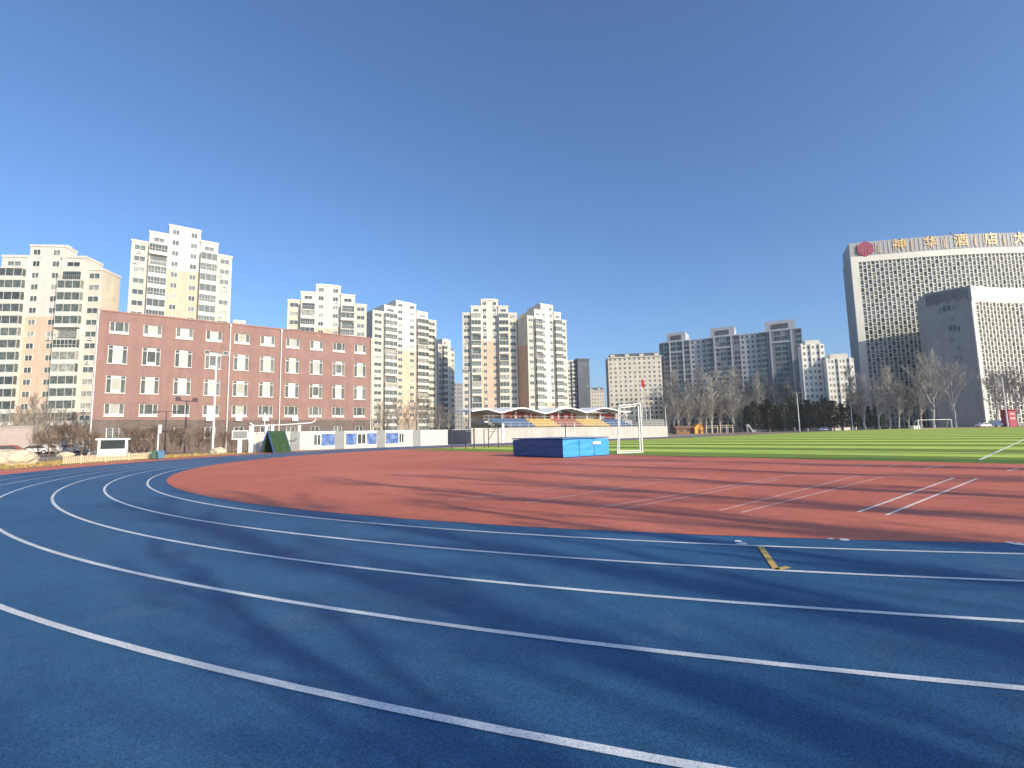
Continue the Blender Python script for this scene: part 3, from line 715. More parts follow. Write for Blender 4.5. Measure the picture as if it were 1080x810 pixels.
# ------------------------------------------------------------------ the hotel
M_hwhite = mat('hotel_white_stone', (0.70, 0.68, 0.60), 0.7, 0.06, 0.1)
M_hside = weathered('hotel_side_stone', (0.35, 0.355, 0.35), 0.85)
M_hgrey = mat('hotel_grey_stone', (0.36, 0.365, 0.365), 0.75, 0.08, 0.1)
def lattice(root, curve, ncol, zlo, zhi, ft, big, small, nkeep, gl, mw=.42, depth=.55):
    """white stone lattice in front of dark panes; panes of each column stagger by half a storey.
    curve(t) -> (point, outward normal) for t in 0..1"""
    lat = MB(); panes = []
    def bar(t0, t1, z0, z1, d0, d1):
        (p, n), (q, m) = curve(t0), curve(t1)
        i = len(lat.v)
        for z in (z0, z1):
            for a, nn, dd in ((p, n, d0), (q, m, d0), (q, m, d1), (p, n, d1)): w_ = a + nn * dd; lat.v.append((w_.x, w_.y, z))
        for f in ((0,3,2,1),(4,5,6,7),(0,1,5,4),(1,2,6,5),(2,3,7,6),(3,0,4,7)): lat.f.append(tuple(i + k for k in f)); lat.m.append(0)
    L = 0; 
    for k in range(60): L += (curve((k+1)/60)[0] - curve(k/60)[0]).length
    hw = mw / L / 2
    for c in range(ncol + 1): bar(max(0, c / ncol - hw), min(1, c / ncol + hw), zlo, zhi, 0.0, depth)
    for c in range(ncol):
        t0, t1 = c / ncol + hw + 1e-5, (c + 1) / ncol - hw - 1e-5; z = zlo + (ft / 2 if c % 2 else 0.0)
        if c % 2: bar(t0, t1, zlo, zlo + .4, 0, depth * .8); panes.append((t0, t1, zlo + .4, z, c))
        while z < zhi - 0.5:
            for hh in (big, small):
                z1 = min(zhi, z + .38); bar(t0, t1, z, z1, 0.0, depth * .8); z2 = min(zhi, z1 + hh)
                if z2 > z1 + .2: panes.append((t0, t1, z1, z2, c))
                z = z2
                if z >= zhi - .5: break
        if z < zhi: bar(t0, t1, z, zhi, 0, depth * .8)
    lat.build('stone_lattice', M_hwhite, root)
    panes.sort(key=lambda q: (-round(q[3] / ft), -(q[3] - q[2])))
    def pq(mb, q):
        (p, n), (r_, m) = curve(q[0]), curve(q[1]); a, b = p + n * .06, r_ + m * .06
        mb.quad((a.x, a.y, q[2]), (b.x, b.y, q[2]), (b.x, b.y, q[3]), (a.x, a.y, q[3]))
    for q in panes[:nkeep]:
        mb = MB(); pq(mb, q); mb.build('window', gl, root)
    mb = MB()
    for q in panes[nkeep:]: pq(mb, q)
    if panes[nkeep:]: tag(mb.build('lower_windows', gl, root), kind='stuff')

def hotel():
    Y0 = 236.0
    A = P3(899, 300, Y0); A.z = 0; E = P3(890.5, 300, Y0 + 16); E.z = 0
    H = hgt(899, 257, Y0)
    root = thing('hotel_tower', 'tall pale hotel slab with gold rooftop lettering over a white lattice of windows', 'building', (A.x, A.y, gz(A.x, A.y)))
    W = 116.0
    def curve(t, inset=0.0):                                     # a gentle bow towards us
        x = W * t; y = -11.0 * math.sin(math.pi * (0.04 + .78 * t)) + 11.0 * math.sin(math.pi * .04)
        dx = W; dy = -11.0 * math.cos(math.pi * (.04 + .78 * t)) * math.pi * .78
        n = Vector((dy, -dx, 0)).normalized()
        return Vector((x, y, 0)), n
    zt = H - 9.3                                                  # underside of the sign band
    pts = [curve(t)[0] for t in lin(0, 1, 40)]
    ex, ey = E.x - A.x, E.y - A.y
    body = MB(); body.prism([(p.x, p.y) for p in pts] + [(W, 24), (ex, ey)], 0, zt + 2.0, 0); body.build('wall', M_hside, root)
    band = MB()                                                   # rooftop band that carries the letters
    fr = [curve(t)[0] + curve(t)[1] * .3 for t in lin(0, 1, 40)]
    band.prism([(p.x, p.y) for p in fr] + [(W, 23.9), (ex + .3, ey - .2)], zt + 2.003, H, 0); band.build('sign_band', M_hgrey, root)
    cb = MB(); 
    def cbox(mb, t0, t1, z0, z1, d0, d1, n=24):
        ts = lin(t0, t1, n)
        for k in range(n):
            (p, a), (q, b) = curve(ts[k]), curve(ts[k+1]); i = len(mb.v)
            for z in (z0, z1):
                for c, nn, dd in ((p, a, d0), (q, b, d0), (q, b, d1), (p, a, d1)): w_ = c + nn * dd; mb.v.append((w_.x, w_.y, z))
            for f in ((0,3,2,1),(4,5,6,7),(0,1,5,4),(1,2,6,5),(2,3,7,6),(3,0,4,7)): mb.f.append(tuple(i + k_ for k_ in f)); mb.m.append(0)
    cbox(cb, 0, 1, zt - 1.0, zt + 2.0, .003, .75); cb.build('cornice', M_hwhite, root)
    cb = MB(); cbox(cb, 0, .026, 0, zt - 1.003, .003, .7, 2); cb.build('corner_pier', M_hwhite, root)
    nc = 62
    def sub(t): return curve(.0265 + (1 - .0265) * t)
    lattice(root, sub, nc, 1.0, zt - 1.003, 4.15, 2.25, .92, 100, M_hglass, mw=.42)
    # louvres on the band
    lv = MB()
    for k in range(58):
        t = .03 + .95 * k / 58; p, n = curve(t); q, m = curve(t + .006)
        i = len(lv.v)
        for z in (zt + 2.4, H - .5):
            for c, nn, dd in ((p, n, .303), (q, m, .303), (q, m, .45), (p, n, .45)): w_ = c + nn * dd; lv.v.append((w_.x, w_.y, z))
        for f in ((0,3,2,1),(4,5,6,7),(0,1,5,4),(1,2,6,5),(2,3,7,6),(3,0,4,7)): lv.f.append(tuple(i + k_ for k_ in f)); lv.m.append(0)
    lv.build('band_ribs', mat('hotel_rib_metal', (.40, .40, .405), .6, .1, .5), root)
    # lettering: characters, small script between them, and the round-cornered emblem
    M_gold = mat('gold_letters', (0.72, 0.48, 0.18), 0.4, 0.1, 1)
    M_dgold = mat('dull_gold_script', (0.55, 0.40, 0.22), 0.5, 0.1, 1)
    M_emb = mat('crimson_emblem', (0.30, 0.035, 0.075), 0.5, 0.15, .5)
    M_pink = mat('pink_emblem_lines', (0.52, 0.20, 0.25), 0.5, 0.1, .5)
    def t_at(px): 
        best = min(range(400), key=lambda k: abs(proj_x(A + curve(k / 400)[0] + Vector((0, 0, H - 4))) - px)); return best / 400
    def proj_x(p):
        q = _M.inverted() @ p; return 540 + FPX * q.x / -q.z
    def on_band(px, off=.5):
        t = t_at(px); p, n = curve(t); return p + n * off, math.atan2(n.y, n.x) + math.pi / 2
    for ch, px, s in (('神', 948, 6.6), ('华', 981, 6.6), ('酒', 1013, 6.9), ('店', 1044, 6.9), ('大', 1074, 6.9), ('厦', 1101, 6.9)):
        p, a = on_band(px)
        cu = bpy.data.curves.new('letter', 'FONT'); cu.body = ch; cu.size = s * .95; cu.extrude = .18; cu.offset = .05; cu.align_x = 'CENTER'; cu.align_y = 'CENTER'; cu.resolution_u = 3
        tmp = bpy.data.objects.new('letter', cu); COL.objects.link(tmp)
        dg = bpy.context.evaluated_depsgraph_get(); me = bpy.data.meshes.new_from_object(tmp.evaluated_get(dg)); me.materials.clear(); me.materials.append(M_gold)
        bpy.data.objects.remove(tmp)
        o = place(me, 'letter', root, (p.x, p.y, zt + 2 + (H - zt - 2) * .55)); o.rotation_euler = (R(90), 0, a)
    for px in (926, 961, 995, 1028, 1058, 1088):
        p, a = on_band(px); s = MB(); rnd = random.Random(px)
        for k in range(5):
            z = 1.0 + k * .85; x = rnd.uniform(-.25, .25)
            s.box(x - rnd.uniform(.4, .75), x + rnd.uniform(.35, .8), -.12, .12, z, z + .42)
        s.box(-.17, .17, -.10, .10, .6, 5.3)
        s.build('script_sign', M_dgold, root, (p.x, p.y, zt + 2.3), a)
    p, a = on_band(911.5, .7); em = MB(); rr = 4.1
    hexp = [(rr * math.cos(R(60 * k + 30)), rr * math.sin(R(60 * k + 30))) for k in range(6)]
    poly = []
    for k in range(6):
        (x0, y0), (x1, y1), (x2, y2) = hexp[k-1], hexp[k], hexp[(k+1) % 6]
        for f in (.25, .1): poly.append((x1 + (x0 - x1) * f, y1 + (y0 - y1) * f))
        for f in (.1, .25): poly.append((x1 + (x2 - x1) * f, y1 + (y2 - y1) * f))
    i = len(em.v); n = len(poly)
    em.v += [(x, -.25, y) for x, y in poly] + [(x, .15, y) for x, y in poly]
    em.f.append(tuple(range(n))); em.m.append(0); em.f.append(tuple(n + n - 1 - k for k in range(n))); em.m.append(0)
    for k in range(n): em.f.append((k, n + k, n + (k+1) % n, (k+1) % n)); em.m.append(0)
    e = em.build('emblem', M_emb, root, (p.x, p.y, zt + 2 + (H - zt - 2) * .48), a)
    ln = MB()
    for x0, z0, x1, z1 in ((-2.3, .5, -.2, 1.9), (-.2, 1.9, 2.2, .9), (-2.3, -.9, -.3, .4), (-.3, .4, 2.3, -.4), (-.3, -2.6, -.3, .1), (-2.2, -1.9, -.9, -1.0), (.8, -2.0, 2.2, -1.2), (.9, -.6, .9, -1.8)):
        ln.tube((x0, -.28, z0), (x1, -.28, z1), .17, n=6)
    ln.build('emblem_lines', M_pink, e)
    # aerials on the roof
    for px in (1008, 1022):
        p, a = on_band(px, -2); q = MB(); q.tube((0, 0, 0), (0, 0, 1.5), .12, n=6); q.box(-.5, .5, -.3, .3, 1.5, 2.1); q.build('roof_lamp', M_dark, root, (p.x, p.y, H))

    # lower wing: its own building in front
    Yc = 190.0
    Cn = P3(1031, 380, Yc); F = P3(983, 380, Yc * 1.056)
    HL = hgt(1030, 302.5, Yc)
    rt = thing('hotel_wing', 'lower hotel wing with blank grey side wall and white curved lattice front', 'building', (Cn.x, Cn.y, gz(Cn.x, Cn.y)))
    fx, fy = F.x - Cn.x, F.y - Cn.y
    def cv(t):                                                    # concave front sweeping away to the right
        x = 58 * t; y = -3.0 * t + 7.5 * math.sin(math.pi * min(1, t * .85 + .02)) - .47
        dx = 58; dy = -3.0 + 7.5 * math.cos(math.pi * (t * .85 + .02)) * math.pi * .85
        return Vector((x, y, 0)), Vector((dy, -dx, 0)).normalized()
    pts = [cv(t)[0] for t in lin(0, 1, 24)]
    nb = Vector((-fy, fx, 0)).normalized()
    b = MB(); b.prism([(p.x, p.y) for p in pts] + [(58, 24), (fx + 8, fy + 14), (fx, fy)], 0, HL - 6.5); b.build('wall', M_hside, rt)
    b = MB(); off = [p + cv(t)[1] * .6 for p, t in zip(pts, lin(0, 1, 24))]
    b.prism([(p.x, p.y) for p in off] + [(58, 23.9), (fx + 7.9, fy + 13.9), (fx + .1, fy + .1)], HL - 6.497, HL)
    o = b.build('parapet', [M_hwhite, M_hside], rt)
    for f in o.data.polygons:
        if f.normal.x < -.5: f.material_index = 1
    # white edge pier down the corner
    b = MB(); p, n = cv(0); b.prism([(p.x - .05, p.y - .55), (p.x + 1.7, p.y - .1), (p.x + 1.7, p.y + .45), (p.x - .05, p.y + .0)], 0, HL - 6.5); b.build('corner_pier', M_hwhite, rt)
    def sub2(t): return cv(.032 + .966 * t)
    lattice(rt, sub2, 30, 1.0, HL - 6.6, 3.3, 1.75, .75, 100, M_hglass, mw=.55)
    # small windows and top panels on the shaded side wall
    d = Vector((-fx, -fy, 0)); Ls = d.length; ang = math.atan2(d.y, d.x)
    me = win_mesh('window', 1.1, 2.6, [M_hgrey, M_hglass], fr=.08)
    for (f, z) in ((.28, .83), (.38, .84), (.48, .84), (.58, .84), (.45, .76), (.53, .76), (.46, .69), (.55, .69), (.64, .68), (.47, .61), (.50, .54), (.60, .54), (.52, .47), (.62, .47)):
        o = place(me, 'window', rt, (fx + d.x * f, fy + d.y * f, HL * z), ang)
        o.location += Vector((d.y, -d.x, 0)).normalized() * .01
    tp = MB()
    for k in range(13):
        s0 = Ls * (k + .12) / 13; s1 = Ls * (k + .62) / 13
        tp.box(s0, s1, -.35, -.12, HL - 5.6 + 1.2 * ((k * 7) % 3) / 2, HL - .9, 0)
    tp.build('side_louvres', mat('slate_louvre', (.16, .17, .20), .6, .2, .4), rt, (fx, fy, 0), ang)
hotel()

# ------------------------------------------------------------------ low white wall with blue posters, left of the stand
def poster_wall():
    u0, u1, v = 15.2, 44.6, 66.2
    o = uv2w(u0, v); root = thing('boundary_wall', 'low white boundary wall with blue posters and grey piers before the brick block', 'wall', o, UA)
    def lx(px):
        k = (px - 540) / FPX; r = ray(px, 465); k = r.x / r.y
        # X = k Y along u
        return (k * (U.y * 0 + V.y * v) - V.x * v) / (U.x - k * U.y) - u0
    H = 2.45; L = u1 - u0
    piers = [(306, 316), (353.5, 363), (397.5, 406), (435.5, 443.5)]
    xs = [0.0]
    for a, b in piers: xs += [lx(a), lx(b)]
    xs.append(L)
    for i in range(len(xs) - 1):
        b = MB()
        if i % 2 == 0: b.box(xs[i], xs[i+1], 0, .28, 0, H); b.build('wall_panel', M_wallw, root)
        else: b.box(xs[i] + .003, xs[i+1] - .003, -.06, .34, 0, H + .06); b.build('pier', M_greyp, root)
    b = MB()
    for i in range(0, len(xs) - 1, 2): b.box(xs[i] - .01, xs[i+1] + .01, -.07, -.003, H - .12, H + .02, 0)
    b.build('coping', M_frame, root)
    def poster_mat():
        m, n, bb = nodes_of('blue_printed_poster', .5)
        tc = N(n, 'ShaderNodeTexCoord').outputs['Object']
        c = ramp(n, noise(n, tc, 1.2, 5, .6), [(.32, (.035, .075, .24)), (.52, (.08, .16, .38)), (.72, (.30, .38, .52))]); n.links.new(c, bb.inputs['Base Color']); return m
    M_post = poster_mat()
    for a, b_ in ((339, 353), (365, 376), (387, 397), (407, 420)):
        q = MB(); q.box(lx(a), lx(b_), -.03, -.004, .55, H - .35); q.build('poster', M_post, root)
    for a, b_ in ((330.5, 338.5), (376.6, 386), (420.5, 426)):
        x0, x1 = lx(a), lx(b_); q = MB(); q.box(x0, x1, -.05, -.004, .55, .65); q.box(x0, x1, -.05, -.004, H - .45, H - .35); q.box(x0, x0 + .08, -.05, -.004, .65, H - .45); q.box(x1 - .08, x1, -.05, -.004, .65, H - .45); q.box((x0 + x1) / 2 - .04, (x0 + x1) / 2 + .04, -.05, -.004, .65, H - .45)
        f = q.build('window', M_frame, root); q = MB(); q.quad((x0, -.012, .6), (x1, -.012, .6), (x1, -.012, H - .4), (x0, -.012, H - .4)); q.build('pane', M_bglass, f)
poster_wall()

# ------------------------------------------------------------------ grandstand
M_rail = mat('dull_white_rail', (0.55, 0.54, 0.52), 0.5, 0.08, 3)
def grandstand():
    u0, u1, v0 = 49.4, 112.0, 66.2
    root = thing('grandstand', 'grandstand with pale front wall, coloured seat blocks and a white wavy canopy', 'grandstand', uv2w(u0, v0), UA)
    L = u1 - u0; HW = 2.55
    def lx(px, vv):
        r = ray(px, 450); k = r.x / r.y; return (k * V.y * vv - V.x * vv) / (U.x - k * U.y) - u0
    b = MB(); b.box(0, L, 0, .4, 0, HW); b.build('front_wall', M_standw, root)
    b = MB(); b.box(-.1, L + .1, -.08, .45, HW, HW + .14); b.build('wall_coping', M_conc, root)
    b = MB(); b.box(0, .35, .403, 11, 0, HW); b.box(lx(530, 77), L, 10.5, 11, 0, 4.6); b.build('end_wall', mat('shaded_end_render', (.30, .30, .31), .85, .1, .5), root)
    b = MB(); b.box(.353, L, .403, 1.6, HW - .4, HW - .05); b.build('walkway', M_conc, root)
    x_s = lx(527, 67)
    blue = mat('blue_seats', (.07, .13, .24), .5, .2, 4); yel = mat('yellow_seats', (.48, .345, .12), .5, .2, 4); rd = mat('maroon_seats', (.30, .13, .11), .5, .2, 4)
    pxs = [(527, 566, blue), (566, 593, yel), (593, 618, rd), (618, 645, yel), (645, 668, blue)]
    for a, b_, m in pxs:
        xa, xb = lx(a, 68), lx(b_, 68); s = MB(); n = max(3, int((xb - xa) / .55))
        tiers = 4
        for t in range(tiers):
            y = 1.65 + t * .85; z = HW - .05 + t * .42
            for k in range(n):
                x = xa + .1 + (xb - xa - .2) * k / n; wd = (xb - xa - .2) / n * .84
                s.box(x, x + wd, y + .28, y + .66, z + .40, z + .46); s.box(x, x + wd, y + .62, y + .68, z + .463, z + .85)
        s.build('seat_block', m, root)
    t_ = MB()
    for t in range(4): t_.box(x_s, lx(668, 68), 1.6 + t * .85, 5.2, (HW - .4 + t * .42) if t == 0 else HW - .05 + (t - 1) * .42 + .002, HW - .05 + t * .42)
    t_.build('terrace_steps', M_concd, root)
    zp = HW + 1.55
    b = MB(); b.box(x_s, lx(668, 70), 5.203, 10.49, HW - .4, zp); b.build('upper_platform', M_conc, root)
    # railing along the front wall and the upper platform
    for (xa, xb, y, z) in ((x_s, L, .2, HW + .14), (x_s, lx(668, 70), 5.4, zp)):
        r = MB(); n = int((xb - xa) / 2.2)
        for k in range(n + 1):
            x = xa + (xb - xa) * k / n; r.tube((x, y, z), (x, y, z + 1.0), .035, n=6)
        for zz in (.5, 1.0): r.tube((xa, y, z + zz), (xb, y, z + zz), .03, n=6)
        r.build('railing', M_rail, root)
    # wavy canopy: profile traced along the front edge
    vv = v0 + 5.2
    prof = [(498, 432.6), (506, 431.6), (514, 430.6), (522, 432.6), (530, 434.2), (540, 431.4), (549, 429.7), (558, 430.4), (567, 433), (575.5, 435.0), (582, 434.0), (592, 430.8), (602, 429.7), (611, 431.6), (620, 434.2), (629, 431.6), (638, 429.7), (648, 431.2), (658, 433.8), (666, 433.4)]
    P = []
    for px, py in prof:
        x = lx(px, vv); wpt = uv2w(u0 + x, vv); P.append((x, hgt(px, py, wpt.y)))
    # smooth
    Q = []
    for i in range(len(P) - 1):
        p0, p1, p2, p3 = P[max(i-1, 0)], P[i], P[i+1], P[min(i+2, len(P)-1)]
        for k in range(5):
            t = k / 5; f = lambda a, b, c, d: .5 * ((2*b) + (-a + c) * t + (2*a - 5*b + 4*c - d) * t*t + (-a + 3*b - 3*c + d) * t**3)
            Q.append((f(p0[0], p1[0], p2[0], p3[0]), f(p0[1], p1[1], p2[1], p3[1])))
    Q.append(P[-1])
    c = MB(); n = len(Q); y0, y1 = vv - v0, vv - v0 + 6.2; th = .28
    for x, z in Q: c.v += [(x, y0, z), (x, y1, z + .25), (x, y1, z + .25 - th), (x, y0, z - th)]
    for k in range(n - 1):
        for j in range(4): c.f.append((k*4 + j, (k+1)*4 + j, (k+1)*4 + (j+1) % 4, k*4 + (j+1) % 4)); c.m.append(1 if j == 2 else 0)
    c.f.append((0, 1, 2, 3)); c.m.append(0); c.f.append(((n-1)*4 + 3, (n-1)*4 + 2, (n-1)*4 + 1, (n-1)*4)); c.m.append(0)
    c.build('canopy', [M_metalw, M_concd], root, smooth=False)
    for px in (516, 530, 545, 561, 575, 590, 604, 620, 634, 650, 662):
        x = lx(px, vv + 3); zc = min(Q, key=lambda q: abs(q[0] - x))[1]
        k = MB(); k.tube((x, y0 + 3.2, zp if x > x_s else 0), (x, y0 + 3.2, zc - .25), .16, n=10); k.build('column', M_metalw, root)
    red = mat('red_banner', (.52, .075, .06), .7, .15, 1.2); whs = mat('banner_white', (.78, .72, .70), .7, .08, 2)
    for a, b_ in ((528, 540), (541, 549), (552, 566), (580, 591), (594, 608), (632, 648)):
        xa, xb = lx(a, vv + 4), lx(b_, vv + 4); q = MB(); q.box(xa, xb, y0 + 4.0, y0 + 4.08, zp + .55, zp + 1.9); o = q.build('banner', red, root)
        q = MB(); q.box(xa + (xb - xa) * .1, xa + (xb - xa) * .35, y0 + 3.95, y0 + 3.997, zp + .8, zp + 1.5); q.build('banner_notice', whs, o)
    bk = MB(); bk.box(x_s, lx(668, 72), 10.0, 10.2, zp, zp + 2.2); bk.build('back_wall', mat('stand_back_wall', (.40, .33, .28), .85, .15, .5), root)
    # small door recess in front wall and white gate post
    q = MB(); q.box(x_s - .25, x_s + .25, -.18, -.083, 0, HW + .9); q.build('white_post', M_metalw, root)
    sl = MB(); sl.box(lx(668, 68), L - .4, .5, 1.0, HW + .145, HW + 1.9); sl.build('screen', mat('grey_mesh_screen', (.20, .20, .19), .8, .2, 2), root)
grandstand()

# ================================================================== TREES AND PLANTS
def leafless(seed, H, spread=.45, limbs=9, upright=.75, thick=.018, base_h=.22, twig=.02, subs=(6, 5), fork=1):
    """trunk and limbs in one mesh, twigs in another"""
    rnd = random.Random(seed); tr = MB(); cr_ = MB()
    r0 = H * thick
    pts = [Vector((0, 0, -.05))]; rad = [r0 * 1.25]
    lean = Vector((rnd.uniform(-.05, .05), rnd.uniform(-.05, .05), 0))
    n = 9
    for k in range(1, n + 1):
        t = k / n; pts.append(Vector((lean.x * H * t + rnd.uniform(-.012, .012) * H, lean.y * H * t + rnd.uniform(-.012, .012) * H, H * .93 * t))); rad.append(r0 * (1 - t) ** .8 + .012)
    tr.path(pts, rad, 7)
    def tp(t):
        f = t * n; i = min(n - 1, int(f)); return pts[i].lerp(pts[i+1], f - i), rad[i] + (rad[i+1] - rad[i]) * (f - i)
    def grow(mb, p, d, ln, r, segs, n_, curl):
        q = [p.copy()]; rr = [r]; x = p.copy(); dd = d.copy()
        for k in range(segs):
            dd = (dd + Vector((rnd.uniform(-.16, .16), rnd.uniform(-.16, .16), curl + rnd.uniform(-.1, .1)))).normalized()
            x = x + dd * (ln / segs); q.append(x.copy()); rr.append(r * (1 - (k + 1) / segs) ** .9 + twig * .3)
        mb.path(q, rr, n_); return q, dd
    for i in range(limbs):
        t = base_h + (1 - base_h) * (i + rnd.random() * .7) / limbs * .92
        p, r = tp(t); az = i * 2.4 + rnd.uniform(-.5, .5)
        el = upright + rnd.uniform(-.15, .15)
        d = Vector((math.cos(az) * (1 - el), math.sin(az) * (1 - el), el)).normalized()
        ln = H * spread * (1.05 - t * .75) * rnd.uniform(.8, 1.15)
        q, dd = grow(tr, p, d, ln, max(r * .55, .02), 5, 5, .10)
        for j in range(subs[0]):
            f = .2 + .8 * (j + rnd.random()) / subs[0]; k = min(len(q) - 2, int(f * (len(q) - 1))); pp = q[k].lerp(q[k+1], rnd.random())
            a2 = rnd.uniform(0, 6.28); d2 = (dd * rnd.uniform(.6, 1) + Vector((math.cos(a2), math.sin(a2), rnd.uniform(0, .6))) * .75).normalized()
            q2, d3 = grow(cr_, pp, d2, ln * rnd.uniform(.3, .5), max(r * .16, twig), 3, 4, .10)
            for m in range(subs[1]):
                k2 = rnd.randrange(len(q2) - 1); p3 = q2[k2].lerp(q2[k2+1], rnd.random()); a3 = rnd.uniform(0, 6.28)
                d4 = (d3 + Vector((math.cos(a3), math.sin(a3), rnd.uniform(-.1, .7))) * .8).normalized()
                grow(cr_, p3, d4, ln * rnd.uniform(.14, .28), twig * .8, 2, 3, .08)
    return tr, cr_
PROTO = {}
def tree_proto(kind):
    if kind in PROTO: return PROTO[kind]
    name, i = kind
    if name == 'poplar': a, b = leafless(100 + i, 10, .34, 17, .80, .009, .12, .018, (8, 7)); ms = (M_paleb, M_palet)
    elif name == 'spreading': a, b = leafless(200 + i, 10, .55, 12, .62, .02, .24, .018, (8, 6)); ms = (M_bark, M_twig)
    elif name == 'wide': a, b = leafless(250 + i, 10, .62, 15, .58, .018, .2, .022, (9, 7)); ms = (M_paleb, M_palet)
    elif name == 'shade': a, b = leafless(300 + i, 14, .30, 15, .84, .018, .18, .03, (5, 3)); ms = (M_bark, M_twig)
    elif name == 'bush': a, b = leafless(400 + i, 3, .8, 14, .6, .012, .02, .012, (8, 6)); ms = (M_brush, M_brush)
    PROTO[kind] = (a.mesh('trunk', ms[0]), b.mesh('crown', ms[1])); return PROTO[kind]
def plant(kind, name, label, cat, loc, h, group=None, rz=None, wide=1.0):
    base = {'wide': 10, 'poplar': 10, 'spreading': 10, 'shade': 14, 'bush': 3}[kind[0]]
    t, c = tree_proto(kind); rnd = random.Random(str(loc))
    o = thing(name, label, cat, loc, rnd.uniform(0, 6.28) if rz is None else rz, group); s = h / base; wide *= 1.55 if kind[0] == 'poplar' else 1.0; o.scale = (s * wide, s * wide, s)
    if name == 'shrub': place(t, 'stems', o); place(c, 'twigs', o)
    else: place(t, 'trunk', o); place(c, 'crown', o)
    return o
def conifer_meshes(seed, H=8.0, rmax=2.3, dense=900):
    rnd = random.Random(seed); t = MB(); t.path([(0, 0, -.05), (.05, 0, H * .5), (0, .05, H * .96)], [.16, .1, .02], 7)
    c = MB(); n = 34
    for k in range(n):
        z = H * (.12 + .86 * k / n); f = (1 - (z / H - .12)) ; rr = rmax * (f ** .75) * rnd.uniform(.7, 1.12) * (1.0 if z > .2 * H else .75)
        for j in range(7):
            a = j * .9 + k * 1.7 + rnd.uniform(-.3, .3); d = Vector((math.cos(a), math.sin(a), rnd.uniform(-.1, .35)))
            R_ = rr * rnd.uniform(.65, 1.1)
            for m in range(dense // 130):
                s = rnd.uniform(.25, 1.0); p = Vector((0, 0, z)) + d * (R_ * s) + Vector((rnd.gauss(0, .16), rnd.gauss(0, .16), rnd.gauss(0, .16)))
                q = Vector((rnd.uniform(-1, 1), rnd.uniform(-1, 1), rnd.uniform(-.4, 1))).normalized(); e = q.orthogonal().normalized() * rnd.uniform(.07, .14); q *= rnd.uniform(.2, .42)
                c.quad(p - e, p + e * .6, p + q + e * .3, p + q * .9 - e)
    return t, c
CON = []
for i in range(4):
    t, c = conifer_meshes(40 + i, rmax=2.0 + .3 * (i % 3)); CON.append((t.mesh('trunk', M_bark), c.mesh('crown', M_pine), c.mesh('crown', M_rust)))

def row(kinds, specs, name, cat, labeler, group, hk):
    specs = sorted(specs)
    for i, (px, Y, top) in enumerate(specs):
        p = at(px, Y); h = max(1.0, hgt(px, top, Y) - p.z)
        plant((kinds[0], i % kinds[1]), name, labeler(i), cat, p, h, group)
# tall pale poplars before the grey slab block
rnd = random.Random(77)
sp = [(704, 236, 402), (712, 228, 391), (720, 240, 408), (728, 226, 398), (737, 232, 384), (745, 238, 402), (752, 225, 393), (760, 231, 386), (768, 238, 405), (775, 224, 391), (783, 233, 384), (791, 238, 396), (800, 228, 392), (809, 236, 388), (819, 230, 399), (829, 238, 390), (838, 232, 402), (852, 236, 398)]
row(('poplar', 5), sp, 'poplar_tree', 'tree', lambda i: f'{ORD[i]} bare pale poplar from the left in the row before the grey slab block', 'bare poplars before the grey block', 1)
sp = [(905, 196, 386), (913, 190, 392), (928, 186, 398), (938, 192, 384), (948, 185, 400), (959, 188, 406), (972, 184, 395)]
row(('poplar', 5), sp, 'poplar_tree', 'tree', lambda i: f'{ORD[i]} bare pale poplar from the left in the row before the hotel slab', 'bare poplars before the hotel', 1)
for px, Y, top, k, lab in ((985, 176, 378, 0, 'wide bare tree left in the pair before the blank hotel wing wall'), (1008, 166, 384, 1, 'wide bare tree with pale forked trunk nearest the blank hotel wing wall'),
                           (1052, 160, 393, 2, 'dense bare tree left of the far white floodlight, before the lattice wing'), (1074, 158, 392, 3, 'dense bare tree at the right edge beyond the pitch'), (1094, 156, 398, 0, 'dense bare tree past the right edge beyond the pitch')):
    p = at(px, Y); plant(('wide', k), 'bare_tree', lab, 'tree', p, hgt(px, top, Y) - p.z, 'bare trees before the hotel wing')
# brown scrubby trees at the left end of that row
sp = [(706, 215, 425), (716, 212, 418), (727, 216, 422), (740, 219, 416), (751, 214, 420), (762, 217, 424), (773, 213, 418), (783, 216, 424)]
row(('spreading', 4), sp, 'bare_tree', 'tree', lambda i: f'{ORD[i]} low brown bare tree from the left behind the orange playhouse', 'low bare trees behind the playground', 1)
# dark conifers
sp = [(789, 214, 428), (797, 210, 423), (804, 213, 426), (812, 209, 421), (820, 212, 427), (828, 208, 424), (836, 211, 419), (846, 209, 426), (854, 206, 421), (863, 204, 424), (872, 203, 419), (880, 206, 422), (889, 200, 425), (898, 198, 421), (907, 196, 426), (917, 192, 428), (927, 190, 424)]
for i, (px, Y, top) in enumerate(sp):
    p = at(px, Y); k = i % 4; h = hgt(px, top, Y) - p.z; brown = i in (9, 10, 11, 14)
    o = thing('conifer_tree', f'{ORD[i]} {"browned" if brown else "dark green"} conifer from the left along the far side of the pitch', 'tree', p, i * 1.3, 'dark conifers beyond the pitch')
    s = h / 8; o.scale = (s * 1.25, s * 1.25, s); place(CON[k][0], 'trunk', o); place(CON[k][2 if brown else 1], 'crown', o)
